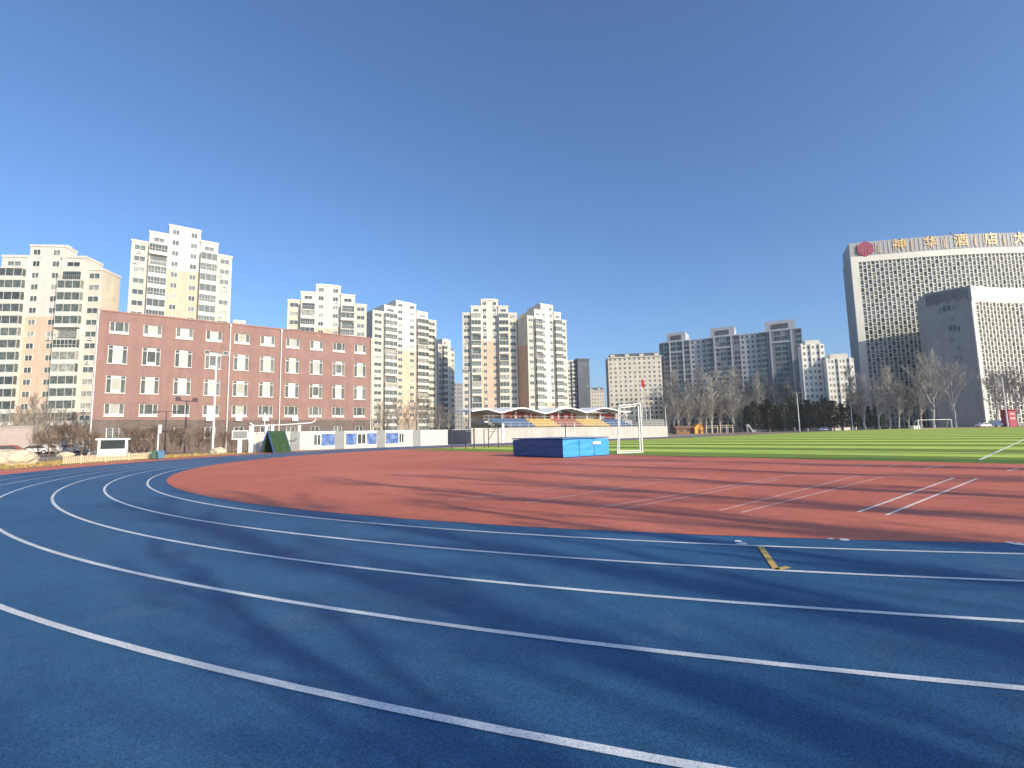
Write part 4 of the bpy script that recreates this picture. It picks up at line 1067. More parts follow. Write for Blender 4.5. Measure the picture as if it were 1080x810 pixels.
# left: bare trees before the towers
sp = [(399, 120, 425), (409, 128, 430), (419, 122, 421), (430, 126, 427), (441, 120, 418), (452, 127, 424), (463, 121, 428), (473, 130, 433)]
row(('spreading', 4), sp, 'bare_tree', 'tree', lambda i: f'{ORD[i]} bare tree from the left between brick block and grandstand', 'bare trees between brick block and stand', 1)
sp = [(6, 84, 436), (18, 88, 430), (36, 86, 418), (47, 92, 428), (57, 88, 440), (66, 84, 432), (79, 88, 436), (90, 82, 440)]
row(('spreading', 4), sp, 'bare_tree', 'tree', lambda i: f'{ORD[i]} bare tree from the left at the foot of the leftmost tower', 'bare trees before the leftmost tower', 1)
# shrubs before the brick block
sp = [(40, 60, 458), (52, 58, 456), (64, 60, 452), (76, 59, 450), (86, 58, 455), (97, 57, 458), (134, 57, 455), (143, 58, 452), (152, 57, 456), (161, 59, 453), (180, 58, 455), (190, 59, 452), (200, 58, 457), (210, 60, 454), (218, 59, 457), (236, 60, 457), (245, 61, 458)]
row(('bush', 4), sp, 'shrub', 'shrub', lambda i: f'{ORD[i]} brown leafless shrub from the left along the brick block', 'leafless shrubs before the brick block', 1)
# trees to the right behind us: their shadows streak the track
rnd = random.Random(21)
for i, (u, v, h) in enumerate(((-6.5, -10.5, 10), (-1.8, -12.5, 11), (2.8, -11.0, 10), (8.4, -12.5, 11),  (-2.5, -19, 17), (1.0, -23, 19), (4.6, -20, 18), (8.0, -26, 21), (11.5, -23, 20), (15.5, -28, 22), (19.5, -25, 21), (24, -29, 23), (28.5, -26, 22), (34, -30, 23), (40, -28, 23))):
    plant(('shade', i % 5), 'bare_tree', 'tall bare tree beside the near bend, its shadow streaking the track', 'tree', uv2w(u + rnd.uniform(-1, 1), v), h, 'bare trees beside the near bend')

def hedge(label, u0, u1, v, z, h, wd, seed, name='hedge'):
    rnd = random.Random(seed); b = MB(); L = u1 - u0; n = int(L * 130)
    for _ in range(n):
        x = rnd.uniform(0, L); y = rnd.uniform(0, wd); zz = rnd.uniform(.02, 1) * h * (1 + .18 * math.sin(x * 2.1) + .1 * math.sin(x * 5.3))
        p = Vector((x, y, zz)); q = Vector((rnd.uniform(-1, 1), rnd.uniform(-1, 1), rnd.uniform(-.3, 1))).normalized() * .17; e = q.orthogonal().normalized() * .06
        b.quad(p - e, p + e, p + q + e * .4, p + q - e)
    root = thing(name, label, 'hedge', uv2w(u0, v, z), UA)
    b.build('foliage', M_hedge, root)
    s = MB()
    for k in range(int(L / .6)): s.tube((k * .6 + .3, wd / 2, 0), (k * .6 + .3 + .05, wd / 2, h * .8), .02, n=5)
    s.build('stems', M_brush, root)
hedge('dull green clipped hedge on top of the stand left of the blue seats', 50, 58.3, 66.9, 2.70, .85, 1.2, 3)
hedge('long low dark hedge along the far side of the pitch', 206, 262, -62, .5, .9, 1.0, 5)

# ================================================================== OBJECTS
# high-jump landing mat
def mat_block():
    p0 = pxuv(541, 481.2); p1 = pxuv(594, 483.4); p2 = pxuv(636.5, 481.0)
    a, b, c = [uv2w(*q) for q in (p0, p1, p2)]
    d1 = (a - b); d2 = (c - b); d2 = d2.normalized(); d1n = d1.normalized(); d2 = (d2 - d1n * d2.dot(d1n)).normalized(); L1 = d1.length
    L2 = 4.3
    H = hgt(594, 463.5, b.y)
    M_dk = mat('shaded_mat_vinyl', (.035, .10, .27), .45, .12, 1.5, .2, 6); M_lt = mat('sunlit_mat_vinyl', (.055, .33, .74), .42, .12, 1.2, .2, 5); M_tp = mat('blue_mat_top', (.10, .20, .38), .5, .12, 1.5)
    root = thing('landing_mat', 'big blue high jump landing mat on the red surface before the pitch', 'mat', b, math.atan2(d2.y, d2.x))
    s = 1 if d2.cross(d1n).z > 0 else -1
    m = MB(); m.box(0, L2, 0, L1 * s, .03, H)
    o = m.build('foam_block', [M_dk, M_lt, M_tp], root); me = o.data
    bm = bmesh.new(); bm.from_mesh(me); bmesh.ops.recalc_face_normals(bm, faces=bm.faces)
    for f in bm.faces:
        n = f.normal
        f.material_index = 2 if n.z > .5 else (1 if n.y * s < -.5 else 0)  # one blue vinyl; its sunlit and shaded sides are painted into the face colours
    bmesh.ops.subdivide_edges(bm, edges=bm.edges, cuts=5, use_grid_fill=True)
    rnd = random.Random(4)
    for v in bm.verts:
        if .1 < v.co.z < H - .02: v.co.x += rnd.uniform(-.02, .02); v.co.y += rnd.uniform(-.02, .02)
        if v.co.z > H - .01: v.co.z += rnd.uniform(-.025, .015)
    bm.to_mesh(me); bm.free(); bevelled(o, .05, 3)
    t = MB(); t.box(-.03, L2 + .03, -.03 * s, (L1 + .03) * s, H - .02 + .04, H + .10); t.build('top_pad', M_tp, root); bevelled(root.children[-1], .04, 3)
    q = MB(); q.box(L2 * .62, L2 * .80, (-.05) * s - .008, -.05 * s, H - .38, H - .2); q.build('maker_label', M_metalw, root)
    z = MB()
    for f in (.33, .66): z.box(L2 * f - .015, L2 * f + .015, -.045 * s - .004, -.045 * s + .004, .05, H - .03)
    z.build('seam', M_dk, root)
mat_block()

# tall narrow white goal frame seen end on
def end_goal():
    a = uv2w(*pxuv(651, 478.6)); c = uv2w(*pxuv(677.5, 477.6)); d = (c - a); L = d.length; ang = math.atan2(d.y, d.x); H = hgt(677, 425.5, c.y); r = .047
    root = thing('goal_frame', 'tall narrow white goal frame standing end-on at the pitch edge', 'goal', a, ang)
    q = MB(); q.tube((L, 0, 0), (L, 0, H), r * 1.4, n=10); q.build('post', M_metalw, root)
    sd_ = (Vector((a.x + c.x, a.y + c.y, 0)) / 2).normalized() * 3.2; sx, sy = sd_.x * math.cos(ang) + sd_.y * math.sin(ang), -sd_.x * math.sin(ang) + sd_.y * math.cos(ang)
    S = lambda x, z: (x * .92 + sx + .06, sy, z)
    q = MB(); q.tube(S(L, 0), S(L, H), r * 1.2, n=10); q.build('post', M_metalw, root)
    q = MB(); q.path([(L, 0, H), (L * .5, 0, H - .12), (L * .62 * .6, 0, H * .975), (L * .18, 0, H * .95), (L * .12, 0, H * .90), (L * .11, 0, H * .75), (L * .04, 0, H * .25), (0, 0, 0)], r, 8); q.build('back_stay', M_metalw, root)
    q = MB(); q.path([S(L, H), S(L * .5, H - .12), S(L * .2, H * .955), S(L * .13, H * .90), S(L * .11, H * .75), S(L * .04, H * .25), S(0, 0)], r, 8); q.build('back_stay', M_metalw, root)
    q = MB(); q.tube((0, 0, .05), (L, 0, .05), r * .9, n=8); q.tube((0, 0, .05), S(0, .05), r * .9, n=8); q.tube(S(0, .05), S(L, .05), r * .9, n=8); q.build('base_bar', M_metalw, root)
    q = MB(); q.tube((L, 0, H), S(L, H), r * 1.2, n=8); q.build('crossbar', M_metalw, root)
end_goal()

# horizontal exercise bars
def bars():
    Y = 55.0; pxs = [476.4, 491, 500, 510.5, 515.2, 525.4]; root = thing('exercise_bars', 'row of dark horizontal exercise bars before the grandstand wall', 'exercise bars', at(476.4, Y))
    o = at(476.4, Y); hs = []
    ys = [0, .6, 0.1, 1.6, 1.7, .2]
    H = hgt(500, 452.4, Y)
    tops = []
    for px, dy in zip(pxs, ys):
        p = at(px, Y + dy) - o; q = MB(); r = .075 if px == 500 else .05; q.tube((p.x, p.y, -.05), (p.x, p.y, H), r, n=8); q.tube((p.x, p.y, H - .06), (p.x, p.y, H + .05), r * 1.4, n=8); q.build('post', M_dark, root); tops.append(p)
    for i, j, z in ((0, 2, H - .05), (1, 2, H - .25), (2, 3, H), (3, 5, H), (4, 5, H - .3)):
        q = MB(); q.tube(tops[i] + Vector((0, 0, z)), tops[j] + Vector((0, 0, z)), .03, n=6); q.build('bar', M_metalw, root)
    q = MB(); q.tube(tops[4] + Vector((0, 0, .9)), tops[5] + Vector((-.3, 0, H)), .035, n=6); q.build('brace', M_dark, root)
bars()

# green A-shaped stand by the poster wall
def a_stand():
    Y = 57.0; p = at(291, Y); H = hgt(290, 454.5, Y); s = Y / FPX
    root = thing('agility_ramp', 'dark green A-shaped ramp with blue edges before the white wall', 'ramp', p, 1.15)
    gr = mat('dark_green_board', (.032, .075, .030), .8, .25, 2.5); bl = mat('blue_board_edge', (.05, .13, .34), .6, .1, 2)
    w2, dp = 1.15, 1.25
    for sgn in (-1, 1):
        b = MB(); i = len(b.v)
        y0, y1 = sgn * dp, sgn * .05
        b.v += [(-w2, y0, .02), (w2, y0, .02), (w2, y1, H), (-w2, y1, H), (-w2, y0 - sgn * .12, .02), (w2, y0 - sgn * .12, .02), (w2, y1 - sgn * .03, H - .15), (-w2, y1 - sgn * .03, H - .15)]
        for f in ((0,1,2,3),(7,6,5,4),(0,4,5,1),(1,5,6,2),(2,6,7,3),(3,7,4,0)): b.f.append(f); b.m.append(0)
        o = b.build('ramp_board', gr, root)
        for k in range(9):
            t = .08 + .1 * k; q = MB(); q.box(-w2 + .08, w2 - .08, y0 + (y1 - y0) * t - .03 + sgn * .02, y0 + (y1 - y0) * t + .03 + sgn * .02, H * t, H * t + .045); q.build('slat', gr, o)
        for xx in (-w2 - .06, w2 + .003):
            e = MB(); e.v += [(xx, y0, 0), (xx + .057, y0, 0), (xx + .057, y1, H + .04), (xx, y1, H + .04), (xx, y0 - sgn * .2, 0), (xx + .057, y0 - sgn * .2, 0), (xx + .057, y1, H - .25), (xx, y1, H - .25)]
            for f in ((0,1,2,3),(7,6,5,4),(0,4,5,1),(1,5,6,2),(2,6,7,3),(3,7,4,0)): e.f.append(f); e.m.append(0)
            e.build('edge_board', bl, root)
a_stand()

# white gantry with a long arm beside it
def gantry():
    Y = 58.0; p = at(265, Y); s = Y / FPX; root = thing('gantry_frame', 'white metal gantry with a long level arm beside the green ramp', 'frame', p, .25)
    H = hgt(265, 449.0, Y); x2 = 11 * s * 1.05; arm = 60 * s * 1.05
    q = MB(); q.box(-.22, .22, -.2, .2, 0, H); q.build('column', M_metalw, root)
    for x in (x2 * .35, x2):
        q = MB(); q.tube((x, 0, 0), (x, 0, 1.0 if x == x2 else 1.0), .07, n=8); q.build('leg', M_metalw, root)
    q = MB(); q.box(.223, x2 + .9, -.1, .1, 1.0, 2.2); q.build('panel', M_white, root)
    q = MB(); q.path([(-.2, 0, H + .35), (.2, 0, H + .02), (.6, 0, H), (arm * .5, 0, H + .05), (arm * .93, 0, H + .25), (arm * .98, 0, H + .45), (arm, 0, H + .75)], .075, 8); q.build('arm', M_metalw, root)
    for x in (x2 * 1.25, x2 * 1.75, arm * .74):
        q = MB(); q.box(x - .16, x + .16, -.11, .11, H - .85, H - .03); q.build('hanger', M_metalw, root)
    q = MB(); q.tube((x2 * 1.0, .3, 0), (x2 * 1.0, .3, H + 1.6), .06, n=8); q.build('mast', M_metalw, root)
gantry()

# sign board on a pillar
def board():
    Y = 57.0; p = at(253, Y); s = Y / FPX; z0, z1 = hgt(253, 463.5, Y), hgt(253, 454, Y); w_ = 15 * s / 2
    root = thing('sign_board', 'grey sign panel in a white frame on a short white pillar', 'sign', p, .35)
    q = MB(); q.box(-.22, .22, -.12, .12, 0, z0); q.build('pillar', M_metalw, root); bevelled(root.children[-1], .03)
    q = MB()
    for a in ((-w_, w_, z0, z0 + .1), (-w_, w_, z1 - .1, z1), (-w_, -w_ + .1, z0 + .1, z1 - .1), (w_ - .1, w_, z0 + .1, z1 - .1)): q.box(a[0], a[1], -.09, .09, a[2], a[3])
    q.build('frame', M_metalw, root)
    q = MB(); q.box(-w_ + .1, w_ - .1, -.04, .04, z0 + .1, z1 - .1); q.build('panel', M_greyp, root)
board()
def kiosk():
    Y = 54.0; s = Y / FPX; p = at(119, Y); z1 = hgt(119, 462.3, Y); hw = 12.2 * s; D = 1.6; zs = hgt(119, 473.5, Y)
    root = thing('display_case', 'white roadside display case with a dark glass screen behind the low fence', 'display case', p, .62)
    q = MB(); q.box(-hw, hw, 0, D, 0, zs); q.box(-hw, -hw + .24, 0, D, zs, z1 - .2); q.box(hw - .24, hw, 0, D, zs, z1 - .2); q.box(-hw + .24, hw - .24, D - .2, D, zs, z1 - .2); q.build('cabinet', M_metalw, root); bevelled(root.children[-1], .02)
    q = MB(); q.box(-hw - .2, hw + .2, -.15, D + .15, z1 - .2, z1); q.build('roof', M_frame, root); bevelled(root.children[-1], .03)
    q = MB(); q.box(-hw + .24, hw - .24, .12, .16, zs, z1 - .2); q.build('screen', mat('dark_screen_glass', (.035, .045, .05), .15, .3, 1), root)
kiosk()
# litter bins
for px, colr, lab in ((164, (.055, .15, .10), 'green litter bin beside the white signpost at the fence end'), (170.5, (.08, .22, .36), 'blue litter bin right of the green one at the fence end')):
    Y = 44.0; p = at(px, Y); s = Y / FPX; root = thing('litter_bin', lab, 'bin', p, .6, 'litter bins')
    m = mat('bin_plastic_' + ('green' if px == 164 else 'blue'), colr, .5, .15, 3); h = .62
    q = MB(); q.v += [(-.22, -.22, .04), (.22, -.22, .04), (.22, .22, .04), (-.22, .22, .04), (-.28, -.28, h), (.28, -.28, h), (.28, .28, h), (-.28, .28, h)]
    for f in ((3,2,1,0),(0,1,5,4),(1,2,6,5),(2,3,7,6),(3,0,4,7),(4,5,6,7)): q.f.append(f); q.m.append(0)
    q.build('bin_body', m, root); bevelled(root.children[-1], .03)
    q = MB(); q.box(-.31, .31, -.31, .31, h + .003, h + .07); q.box(-.24, .24, -.22, .24, h + .07, h + .13); q.build('lid', m, root); bevelled(root.children[-1], .02)
    for x in (-.16, .16):
        q = MB(); q.tube((x - .03, .27, .07), (x + .03, .27, .07), .07, n=10); q.build('wheel', M_dark, root)
# white signpost
Y = 46.0; p = at(166.5, Y); root = thing('signpost', 'slim white signpost with a narrow upright plate by the litter bins', 'sign', p, .5)
q = MB(); q.tube((0, 0, 0), (0, 0, hgt(167, 450, Y)), .06, n=8); q.build('pole', M_metalw, root)
q = MB(); q.box(-.02, .24, -.08, -.065, hgt(167, 457, Y), hgt(167, 448, Y)); q.build('plate', mat('sign_plate', (.66, .68, .66), .5, .1, 4), root)
# double-armed street lamp
Y = 60.0; p = at(174, Y); root = thing('street_lamp', 'dark twin-armed street lamp before the left half of the brick block', 'street lamp', p, .45)
H = hgt(174, 434.5, Y); q = MB(); q.tube((0, 0, 0), (0, 0, H), .09, .05, n=8); q.tube((0, 0, 0), (0, 0, .5), .14, .12, n=8); q.build('pole', M_dark, root)
for s_ in (-1, 1):
    q = MB(); q.path([(0, 0, H), (s_ * .4, 0, H + .06), (s_ * .75, 0, H + .02)], .035, 6); q.build('arm', M_dark, root)
    q = MB(); q.box(min(s_ * .7, s_ * 1.45), max(s_ * .7, s_ * 1.45), -.14, .14, H - .06, H + .06); q.build('lamp_head', M_dark, root)
# floodlight masts
def floodlight(px, Y, top, lab, base_r=.14, heads=2, m=None, bar=1.3):
    p = at(px, Y); H = hgt(px, top, Y) - p.z; m = m or M_metalw
    root = thing('floodlight_mast', lab, 'floodlight', p, math.atan2(p.y, p.x) - math.pi / 2, 'floodlight masts round the field')
    q = MB(); q.tube((0, 0, 0), (0, 0, H), base_r, base_r * .6, n=10); q.box(-.3, .3, -.3, .3, 0, .12); q.build('mast', m, root)
    q = MB(); q.box(-bar, bar, -.05, .05, H - .1, H); q.build('crossarm', m, root)
    for k in range(heads):
        x = -bar * .75 + 1.5 * bar * k / max(1, heads - 1)
        h = MB(); h.box(x - .28, x + .28, -.22, .1, H + .003, H + .42); o = h.build('lamp_head', M_steel, root)
        g_ = MB(); g_.quad((x - .23, -.224, H + .05), (x + .23, -.224, H + .05), (x + .23, -.224, H + .37), (x - .23, -.224, H + .37)); g_.build('lens', M_hglass, o)
floodlight(224.5, 58, 374, 'tall white floodlight mast before the middle of the brick block', .13)
floodlight(495.5, 83, 392, 'grey floodlight mast at the left end of the grandstand', .22, m=M_steel)
floodlight(843.5, 196, 414, 'white floodlight mast before the dark conifers', .2)
floodlight(1063, 150, 396, 'white floodlight mast with a broad lamp panel between the right hand bare trees', .22, heads=3, bar=1.6)
floodlight(703, 124, 429, 'short white lamp mast at the right end of the grandstand wall', .1, heads=2, bar=.5)
floodlight(899.5, 190, 424, 'thin white lamp mast between the conifers and the hotel poplars', .12, heads=2, bar=.6)
# flagpoles
for px, top, lab in ((678.5, 398.5, 'tall white flagpole flying a small red flag behind the goal frame'), (682.5, 425, 'bare white flagpole next to the one with the red flag'), (687, 428, 'bare white flagpole farthest right of the three')):
    Y = 122.0; p = at(px, Y); H = hgt(px, top, Y); root = thing('flagpole', lab, 'flagpole', p, .2, 'flagpoles by the grandstand')
    q = MB(); q.tube((0, 0, 0), (0, 0, H), .11, .06, n=8); q.tube((0, 0, 0), (0, 0, .3), .3, n=8); q.build('pole', M_metalw, root)
    q = MB(); q.tube((0, 0, H), (0, 0, H + .18), .11, .09, n=8); q.build('finial', mat('brass', (.6, .45, .15), .3, .1, 2, metal=.7), root)
    if px < 680:
        f = MB(); n = 8
        for k in range(n):
            for j in range(4):
                def fp(a, b): return (.07 + (a / n) * .95 * (1 - .25 * b / 4), .18 * math.sin(a * 1.1 + b * .5), H - .25 - b / 4 * 1.9 - .55 * a / n)
                f.quad(fp(k, j), fp(k + 1, j), fp(k + 1, j + 1), fp(k, j + 1))
        f.build('flag', mat('red_flag_cloth', (.62, .05, .04), .8, .15, 2), root, smooth=True)
# far goal
def far_goal():
    Y = 138.0; a = at(969, Y); c = at(1004, Y); d = c - a; L = d.length; ang = math.atan2(d.y, d.x)
    root = thing('goal_frame', 'distant white football goal at the far right end of the pitch', 'goal', a, ang); H = 2.6
    for x in (0, L): q = MB(); q.tube((x, 0, 0), (x, 0, H), .09 if x else .16, n=8); q.build('post', M_metalw, root)
    q = MB(); q.tube((0, 0, H), (L, 0, H), .08, n=8); q.build('crossbar', M_metalw, root)
    for x in (0, L): q = MB(); q.path([(x, 0, H), (x, .8, H), (x, 1.9, .1)], .05, 6); q.build('back_stay', M_metalw, root)
    q = MB(); q.tube((0, 1.9, .06), (L, 1.9, .06), .05, n=6); q.build('base_bar', M_metalw, root)
far_goal()
Y = 139; p = at(965.5, Y); root = thing('equipment_box', 'white equipment box beside the distant goal', 'box', p, .2); q = MB(); q.box(-1.1, 1.1, -.5, .5, 0, .95); q.build('box_body', M_metalw, root); bevelled(root.children[-1], .05); q = MB(); q.box(-1.15, 1.15, -.55, .55, .953, 1.05); q.build('lid', M_white, root)

# playground beyond the pitch
def playhouse():
    Y = 196.0; s = Y / FPX; p = at(738, Y); root = thing('playhouse', 'small orange wooden playhouse with a pitched roof before the bare trees', 'playhouse', p, .1)
    m = mat('orange_timber', (.72, .34, .06), .6, .12, 1.5); br = mat('brown_timber', (.24, .12, .06), .7, .2, 1.5)
    w_, e, pk = 2.0, 2.6, 4.0
    q = MB(); q.v += [(-w_, 0, 0), (w_, 0, 0), (w_, 0, e), (0, 0, pk), (-w_, 0, e), (-w_, 3, 0), (w_, 3, 0), (w_, 3, e), (0, 3, pk), (-w_, 3, e)]
    for f in ((0,1,2,3,4),(9,8,7,6,5),(0,5,6,1),(1,6,7,2),(4,9,5,0)): q.f.append(f); q.m.append(0)
    q.build('wall', m, root)
    for sg in (-1, 1):
        q = MB(); q.v += [(0, -.4, pk + .2), (0, 3.3, pk + .2), (sg * (w_ + .5), 3.3, e - .2), (sg * (w_ + .5), -.4, e - .2), (0, -.4, pk + .03), (0, 3.3, pk + .03), (sg * (w_ + .5), 3.3, e - .36), (sg * (w_ + .5), -.4, e - .36)]
        for f in ((0,1,2,3),(7,6,5,4),(0,3,7,4),(1,5,6,2),(2,6,7,3)): q.f.append(f); q.m.append(0)
        q.build('roof_slope', m, root)
    q = MB(); q.box(-.6, .6, -.04, -.004, .05, 1.8); q.build('door', br, root)
    q = MB(); q.box(-.45, .45, -.04, -.004, 2.15, 2.9); q.build('window', br, root)
    p2 = at(724, Y + 1); r2 = thing('timber_cabin', 'long low brown log cabin left of the orange playhouse', 'cabin', p2, .1)
    q = MB(); q.box(-4.2, 3.2, 0, 3, 0, 2.3); q.build('wall', br, r2); q = MB(); q.v += [(-4.6, -.5, 2.2), (3.4, -.5, 2.2), (3.4, 1.5, 3.3), (-4.6, 1.5, 3.3), (-4.6, 3.5, 2.2), (3.4, 3.5, 2.2)]
    for f in ((0,1,2,3),(3,2,5,4),(0,3,4),(1,5,2)): q.f.append(f); q.m.append(0)
    q.build('roof', mat('brown_roof', (.20, .11, .07), .8, .2, 1), r2)
    for x in (-2.6, 0.2): q = MB(); q.box(x, x + 1.1, -.04, -.004, .9, 1.8); q.build('window', M_dark, r2)
    wood = mat('pale_timber', (.50, .42, .30), .8, .15, 1.5)
    for px0, px1, lab in ((745, 757, 'pale timber climbing frame with one tall post right of the playhouse'), (760, 773, 'low pale timber pergola left of the white slide')):
        a = at(px0, Y - 2); b = at(px1, Y - 2); L = (b - a).length; H = 5.0 if px0 == 745 else 3.4
        r3 = thing('climbing_frame', lab, 'climbing frame', a, math.atan2((b - a).y, (b - a).x), 'playground timber frames')
        for x, hh in ((0, 3.2), (L * .5, H), (L, 3.2)):
            q = MB(); q.box(x - .16, x + .16, -.16, .16, 0, hh); q.build('post', wood, r3)
        for zz in (2.2, 3.0): q = MB(); q.box(0.17, L * .5 - .17, -.1, .1, zz, zz + .2); q.build('beam', wood, r3); q = MB(); q.box(L * .5 + .17, L - .17, -.1, .1, zz, zz + .2); q.build('beam', wood, r3)
    p4 = at(791, Y - 3); r4 = thing('slide', 'white playground slide at the left edge of the dark conifers', 'slide', p4, .3)
    q = MB()
    for x, z in ((0, 3.1),): pass
    q.v += [(-1.4, -.4, 3.0), (-.8, -.4, 3.0), (1.2, -.4, .6), (2.2, -.4, .35), (-1.4, .4, 3.0), (-.8, .4, 3.0), (1.2, .4, .6), (2.2, .4, .35)]
    q.v += [(x, y, z - .12) for x, y, z in list(q.v)]
    for f in ((0,1,5,4),(1,2,6,5),(2,3,7,6),(12,13,9,8),(13,14,10,9),(14,15,11,10),(0,8,9,1),(1,9,10,2),(2,10,11,3),(4,5,13,12),(5,6,14,13),(6,7,15,14),(3,11,15,7),(0,4,12,8)): q.f.append(f); q.m.append(0)
    q.build('chute', M_metalw, r4)
    for y in (-.43, .43):
        q = MB(); q.path([(-1.4, y, 3.25), (-.8, y, 3.2), (1.2, y, .85), (2.2, y, .6)], .07, 6); q.build('side_rail', M_metalw, r4)
    for x, h in ((-1.3, 3.0), (.9, .85)):
        q = MB(); q.box(x - .08, x + .08, -.38, .38, 0, h - .13); q.build('leg', M_steel, r4)
playhouse()

# picket fence round the outside of the bend
def picket():
    root = thing('picket_fence', 'low pale picket fence curving along the outer edge of the bend', 'fence', (0, 0, 0), UA)
    rr = ROUT + 4.35; a0, a1 = None, None
    def ang_of(px):
        best = None
        for k in range(900):
            t = R(95) + R(110) * k / 900; wpt = uv2w(C1[0] + rr * math.cos(t), C1[1] + rr * math.sin(t)); q = _M.inverted() @ wpt
            if q.z > -1: continue
            e = abs(540 + FPX * q.x / -q.z - px)
            if best is None or e < best[0]: best = (e, t)
        return best[1]
    t0, t1 = ang_of(160), ang_of(66); n = int(abs(t1 - t0) * rr / .16); ap = MB(); rl = MB()
    pts = []
    m = mat('pale_picket_paint', (.72, .62, .42), .7, .12, 4)
    for k in range(n + 1):
        t = t0 + (t1 - t0) * k / n; x, y = C1[0] + rr * math.cos(t), C1[1] + rr * math.sin(t); pts.append((x, y))
        ap.box(-.04, .04, -.012, .012, .06, .62, 0, t + math.pi / 2, (x, y, 0)); i = len(ap.v)
    ap.build('pickets', m, root)
    for z in (.18, .46):
        q = MB(); q.path([(x * 1.0, y, z) for x, y in pts[::4]], .022, 5); q.build('rail', m, root)
    for k in range(0, n + 1, 14):
        x, y = pts[k]; q = MB(); q.box(-.05, .05, -.06, -.014, 0, .7, 0, t0 + (t1 - t0) * k / n + math.pi / 2, (x, y, 0)); q.build('post', m, root)
picket()
# boulders
def boulder(px, Y, wpx, hpx, lab, seed):
    p = at(px, Y); s = Y / FPX; bm = bmesh.new(); bmesh.ops.create_icosphere(bm, subdivisions=4, radius=1)
    from mathutils import noise as ns
    for v in bm.verts:
        d = v.co.normalized(); f = 1 + .28 * ns.noise(d * 1.3 + Vector((seed, 0, 0))) + .12 * ns.noise(d * 3.5 + Vector((0, seed, 0))) + .04 * ns.noise(d * 9)
        v.co = Vector((d.x * f * wpx * s / 2, d.y * f * wpx * s / 2 * .7, max(-.1, d.z * f * hpx * s * .62 + hpx * s * .38)))
    me = bpy.data.meshes.new('boulder'); bm.to_mesh(me); bm.free(); me.materials.append(M_rock)
    tag(place(me, 'boulder', None, p, .3), lab, 'boulder', 'pale boulders')
boulder(12, 38, 46, 17, 'large pale boulder at the left edge beside the track', 1.7)
boulder(230.5, 57, 14, 6.5, 'small pale boulder at the foot of the white floodlight mast', 5.2)
boulder(70, 58, 15, 5, 'low pale rock behind the picket fence below the shrubs', 8.4)
boulder(100, 57, 12, 5, 'low pale rock left of the display case', 3.1)
# low pink wall and porch at the far left
Y = 78.0; a = at(-14, Y); c = at(31, Y); root = thing('garden_wall', 'low pinkish garden wall before the leftmost tower', 'wall', a, math.atan2((c - a).y, (c - a).x)); L = (c - a).length
q = MB(); q.box(0, L, 0, .3, 0, hgt(20, 450.5, Y)); q.build('wall_panel', mat('pinkish_render', (.62, .50, .43), .85, .1, .8), root); q = MB(); q.box(-.06, L + .06, -.08, .38, hgt(20, 450.5, Y), hgt(20, 449.3, Y)); q.build('coping', M_conc, root)
Y = 100.0; a = at(72, Y); c = at(93, Y); L = (c - a).length; root = thing('entrance_porch', 'white flat-roofed entrance porch at the foot of the leftmost tower', 'porch', a, .15)
q = MB(); q.box(0, L, 0, 4, hgt(80, 449.3, Y), hgt(80, 443, Y)); q.build('porch_roof', M_white, root)
for x in (.3, L - .3):
    for y in (.3, 3.7): q = MB(); q.box(x - .15, x + .15, y - .15, y + .15, 0, hgt(80, 449.3, Y) - .003); q.build('porch_column', M_white, root)
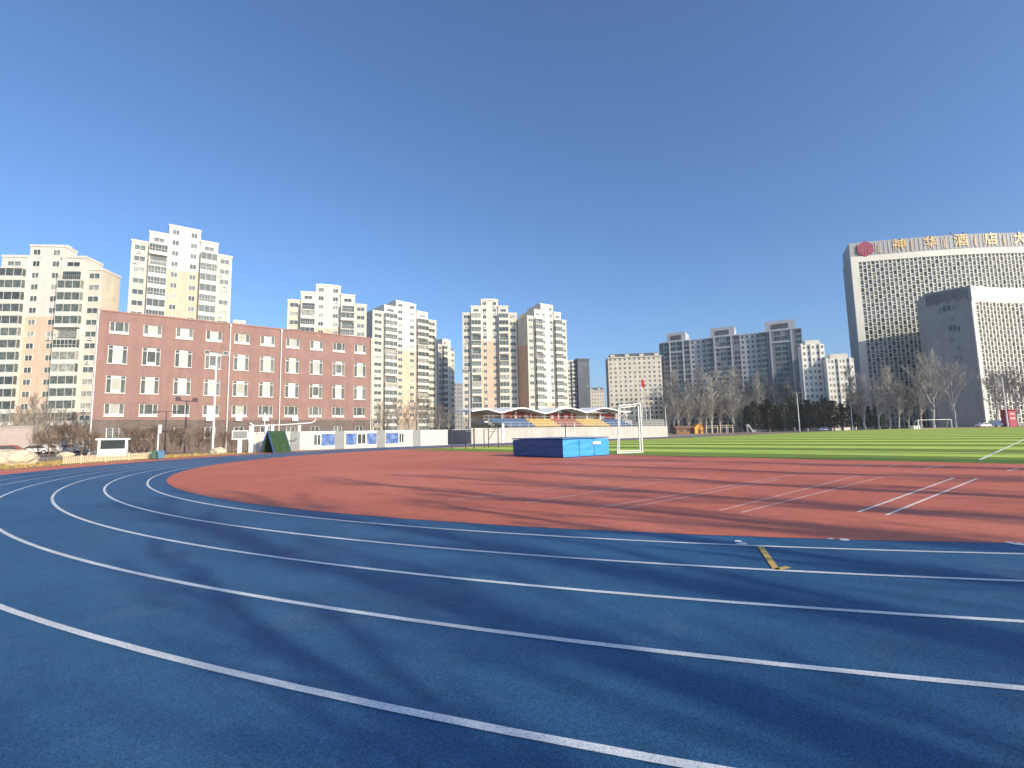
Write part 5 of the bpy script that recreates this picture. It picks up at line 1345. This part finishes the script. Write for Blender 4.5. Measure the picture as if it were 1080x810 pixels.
# parked cars
def car(px, Y, rz, colr, lab, scale=1.0, van=False):
    p = at(px, Y); root = thing('parked_van' if van else 'parked_car', lab, 'van' if van else 'car', p, rz, 'cars parked round the field')
    m = mat('car_paint_%d' % (abs(hash(colr)) % 9999), colr, .3, .04, 2)
    L, Wd = 4.4, 1.75; hb, ht = .85, 1.48
    if van: L, hb, ht = 5.0, 1.0, 2.1
    prof = [(0, .35), (0, .72), (.25, hb), (1.05, hb + .06), (1.75, ht - .02), (3.3, ht), (4.05, hb + .08), (4.35, hb), (4.4, .35)] if not van else [(0, .4), (0, .9), (.3, 1.15), (1.0, 2.0), (1.4, ht), (4.9, ht), (5.0, 1.9), (5.0, .4)]
    b = MB(); n = len(prof)
    for k, (y, ins) in enumerate(((-Wd / 2, 0), (Wd / 2, 0))):
        b.v += [(x - L / 2, y * (1 if z < hb + .03 else .86), z) for x, z in prof]
    b.f.append(tuple(range(n))); b.m.append(0); b.f.append(tuple(2 * n - 1 - k for k in range(n))); b.m.append(0)
    for k in range(n): b.f.append((k, n + k, n + (k+1) % n, (k+1) % n)); b.m.append(0)
    o = b.build('body', m, root); bevelled(o, .05, 2)
    gl = MB()
    for sg in (-1, 1):
        y0 = sg * (Wd / 2 * .955); y1 = sg * (Wd / 2 * .865 + .012)
        if van: gl.quad((.95 - L/2, y1, 1.25), (1.9 - L/2, y1, 1.25), (1.9 - L/2, y1, 1.85), (1.3 - L/2, y1, 1.85))
        else: gl.quad((1.25 - L/2, y0 + sg * .01, hb + .1), (3.7 - L/2, y0 + sg * .01, hb + .1), (3.2 - L/2, y1, ht - .1), (1.85 - L/2, y1, ht - .1))
    gl.build('side_windows', M_dark, root)
    for x in (.85, L - .85):
        for sg in (-1, 1):
            q = MB(); q.tube((x - L/2, sg * (Wd/2 - .2), .33), (x - L/2, sg * (Wd/2 + .01), .33), .33, n=14); w2 = q.build('wheel', M_dark, root); q = MB(); q.tube((x - L/2, sg * (Wd/2 + .012), .33), (x - L/2, sg * (Wd/2 + .02), .33), .2, n=10); q.build('rim', M_steel, w2)
    for sg in (-1, 1): q = MB(); q.box(-L/2 - .02, -L/2 + .03, sg * .62 - .2, sg * .62 + .2, .62, .76); q.build('headlight', M_metalw, root)
car(36, 74, .5, (.72, .72, .70), 'white car parked nearest the pinkish garden wall')
car(50.5, 76, .4, (.62, .63, .64), 'silver car parked right of the white one under bare trees')
car(5, 70, .6, (.30, .07, .05), 'dark red car parked behind the large boulder')
car(70, 78, .3, (.68, .67, .62), 'pale beige car parked below the white entrance porch')
car(1037, 150, .2, (.75, .75, .74), 'white car parked at the foot of the hotel wing corner')
car(1050.5, 156, 1.2, (.80, .80, .80), 'white van parked right of the hotel wing corner', van=True)
car(868, 196, .2, (.66, .68, .70), 'pale car parked under the conifers')
car(802, 212, .1, (.72, .72, .72), 'white car parked behind the playground slide')
# red stall at the right
Y = 152; p = at(1069, Y); root = thing('kiosk', 'narrow red kiosk with pale sign panels at the right edge', 'kiosk', p, .1); H = hgt(1069, 432.5, Y) - p.z; rr_ = mat('red_kiosk_paint', (.42, .05, .07), .5, .12, 1)
q = MB(); q.box(-1.3, 1.3, 0, 2.2, 0, H); q.build('kiosk_wall', rr_, root); q = MB(); q.box(-1.6, 1.6, -.5, 2.4, H + .003, H + .25); q.build('roof', rr_, root)
for z in (.45, .72): q = MB(); q.box(-.9, .9, -.06, -.004, H * z, H * z + .6); q.build('sign_panel', mat('pale_pink_sign', (.72, .40, .40), .6, .2, 1), root)
# small post marks on the red surface beside the mat: two high-jump uprights
for px, top, lab in ((596.5, 447, 'slim dark high jump upright behind the landing mat'), (606, 446, 'slim white high jump upright right of the dark one')):
    Y = 46.0; p = at(px, Y); H = hgt(px, top, Y); m = M_dark if px < 600 else M_metalw
    root = thing('jump_upright', lab, 'upright', p, .4, 'high jump uprights'); q = MB(); q.tube((0, 0, .05), (0, 0, H), .045, n=8); q.build('post', m, root); q = MB(); q.box(-.35, .35, -.3, .3, 0, .05); q.build('foot', m, root)
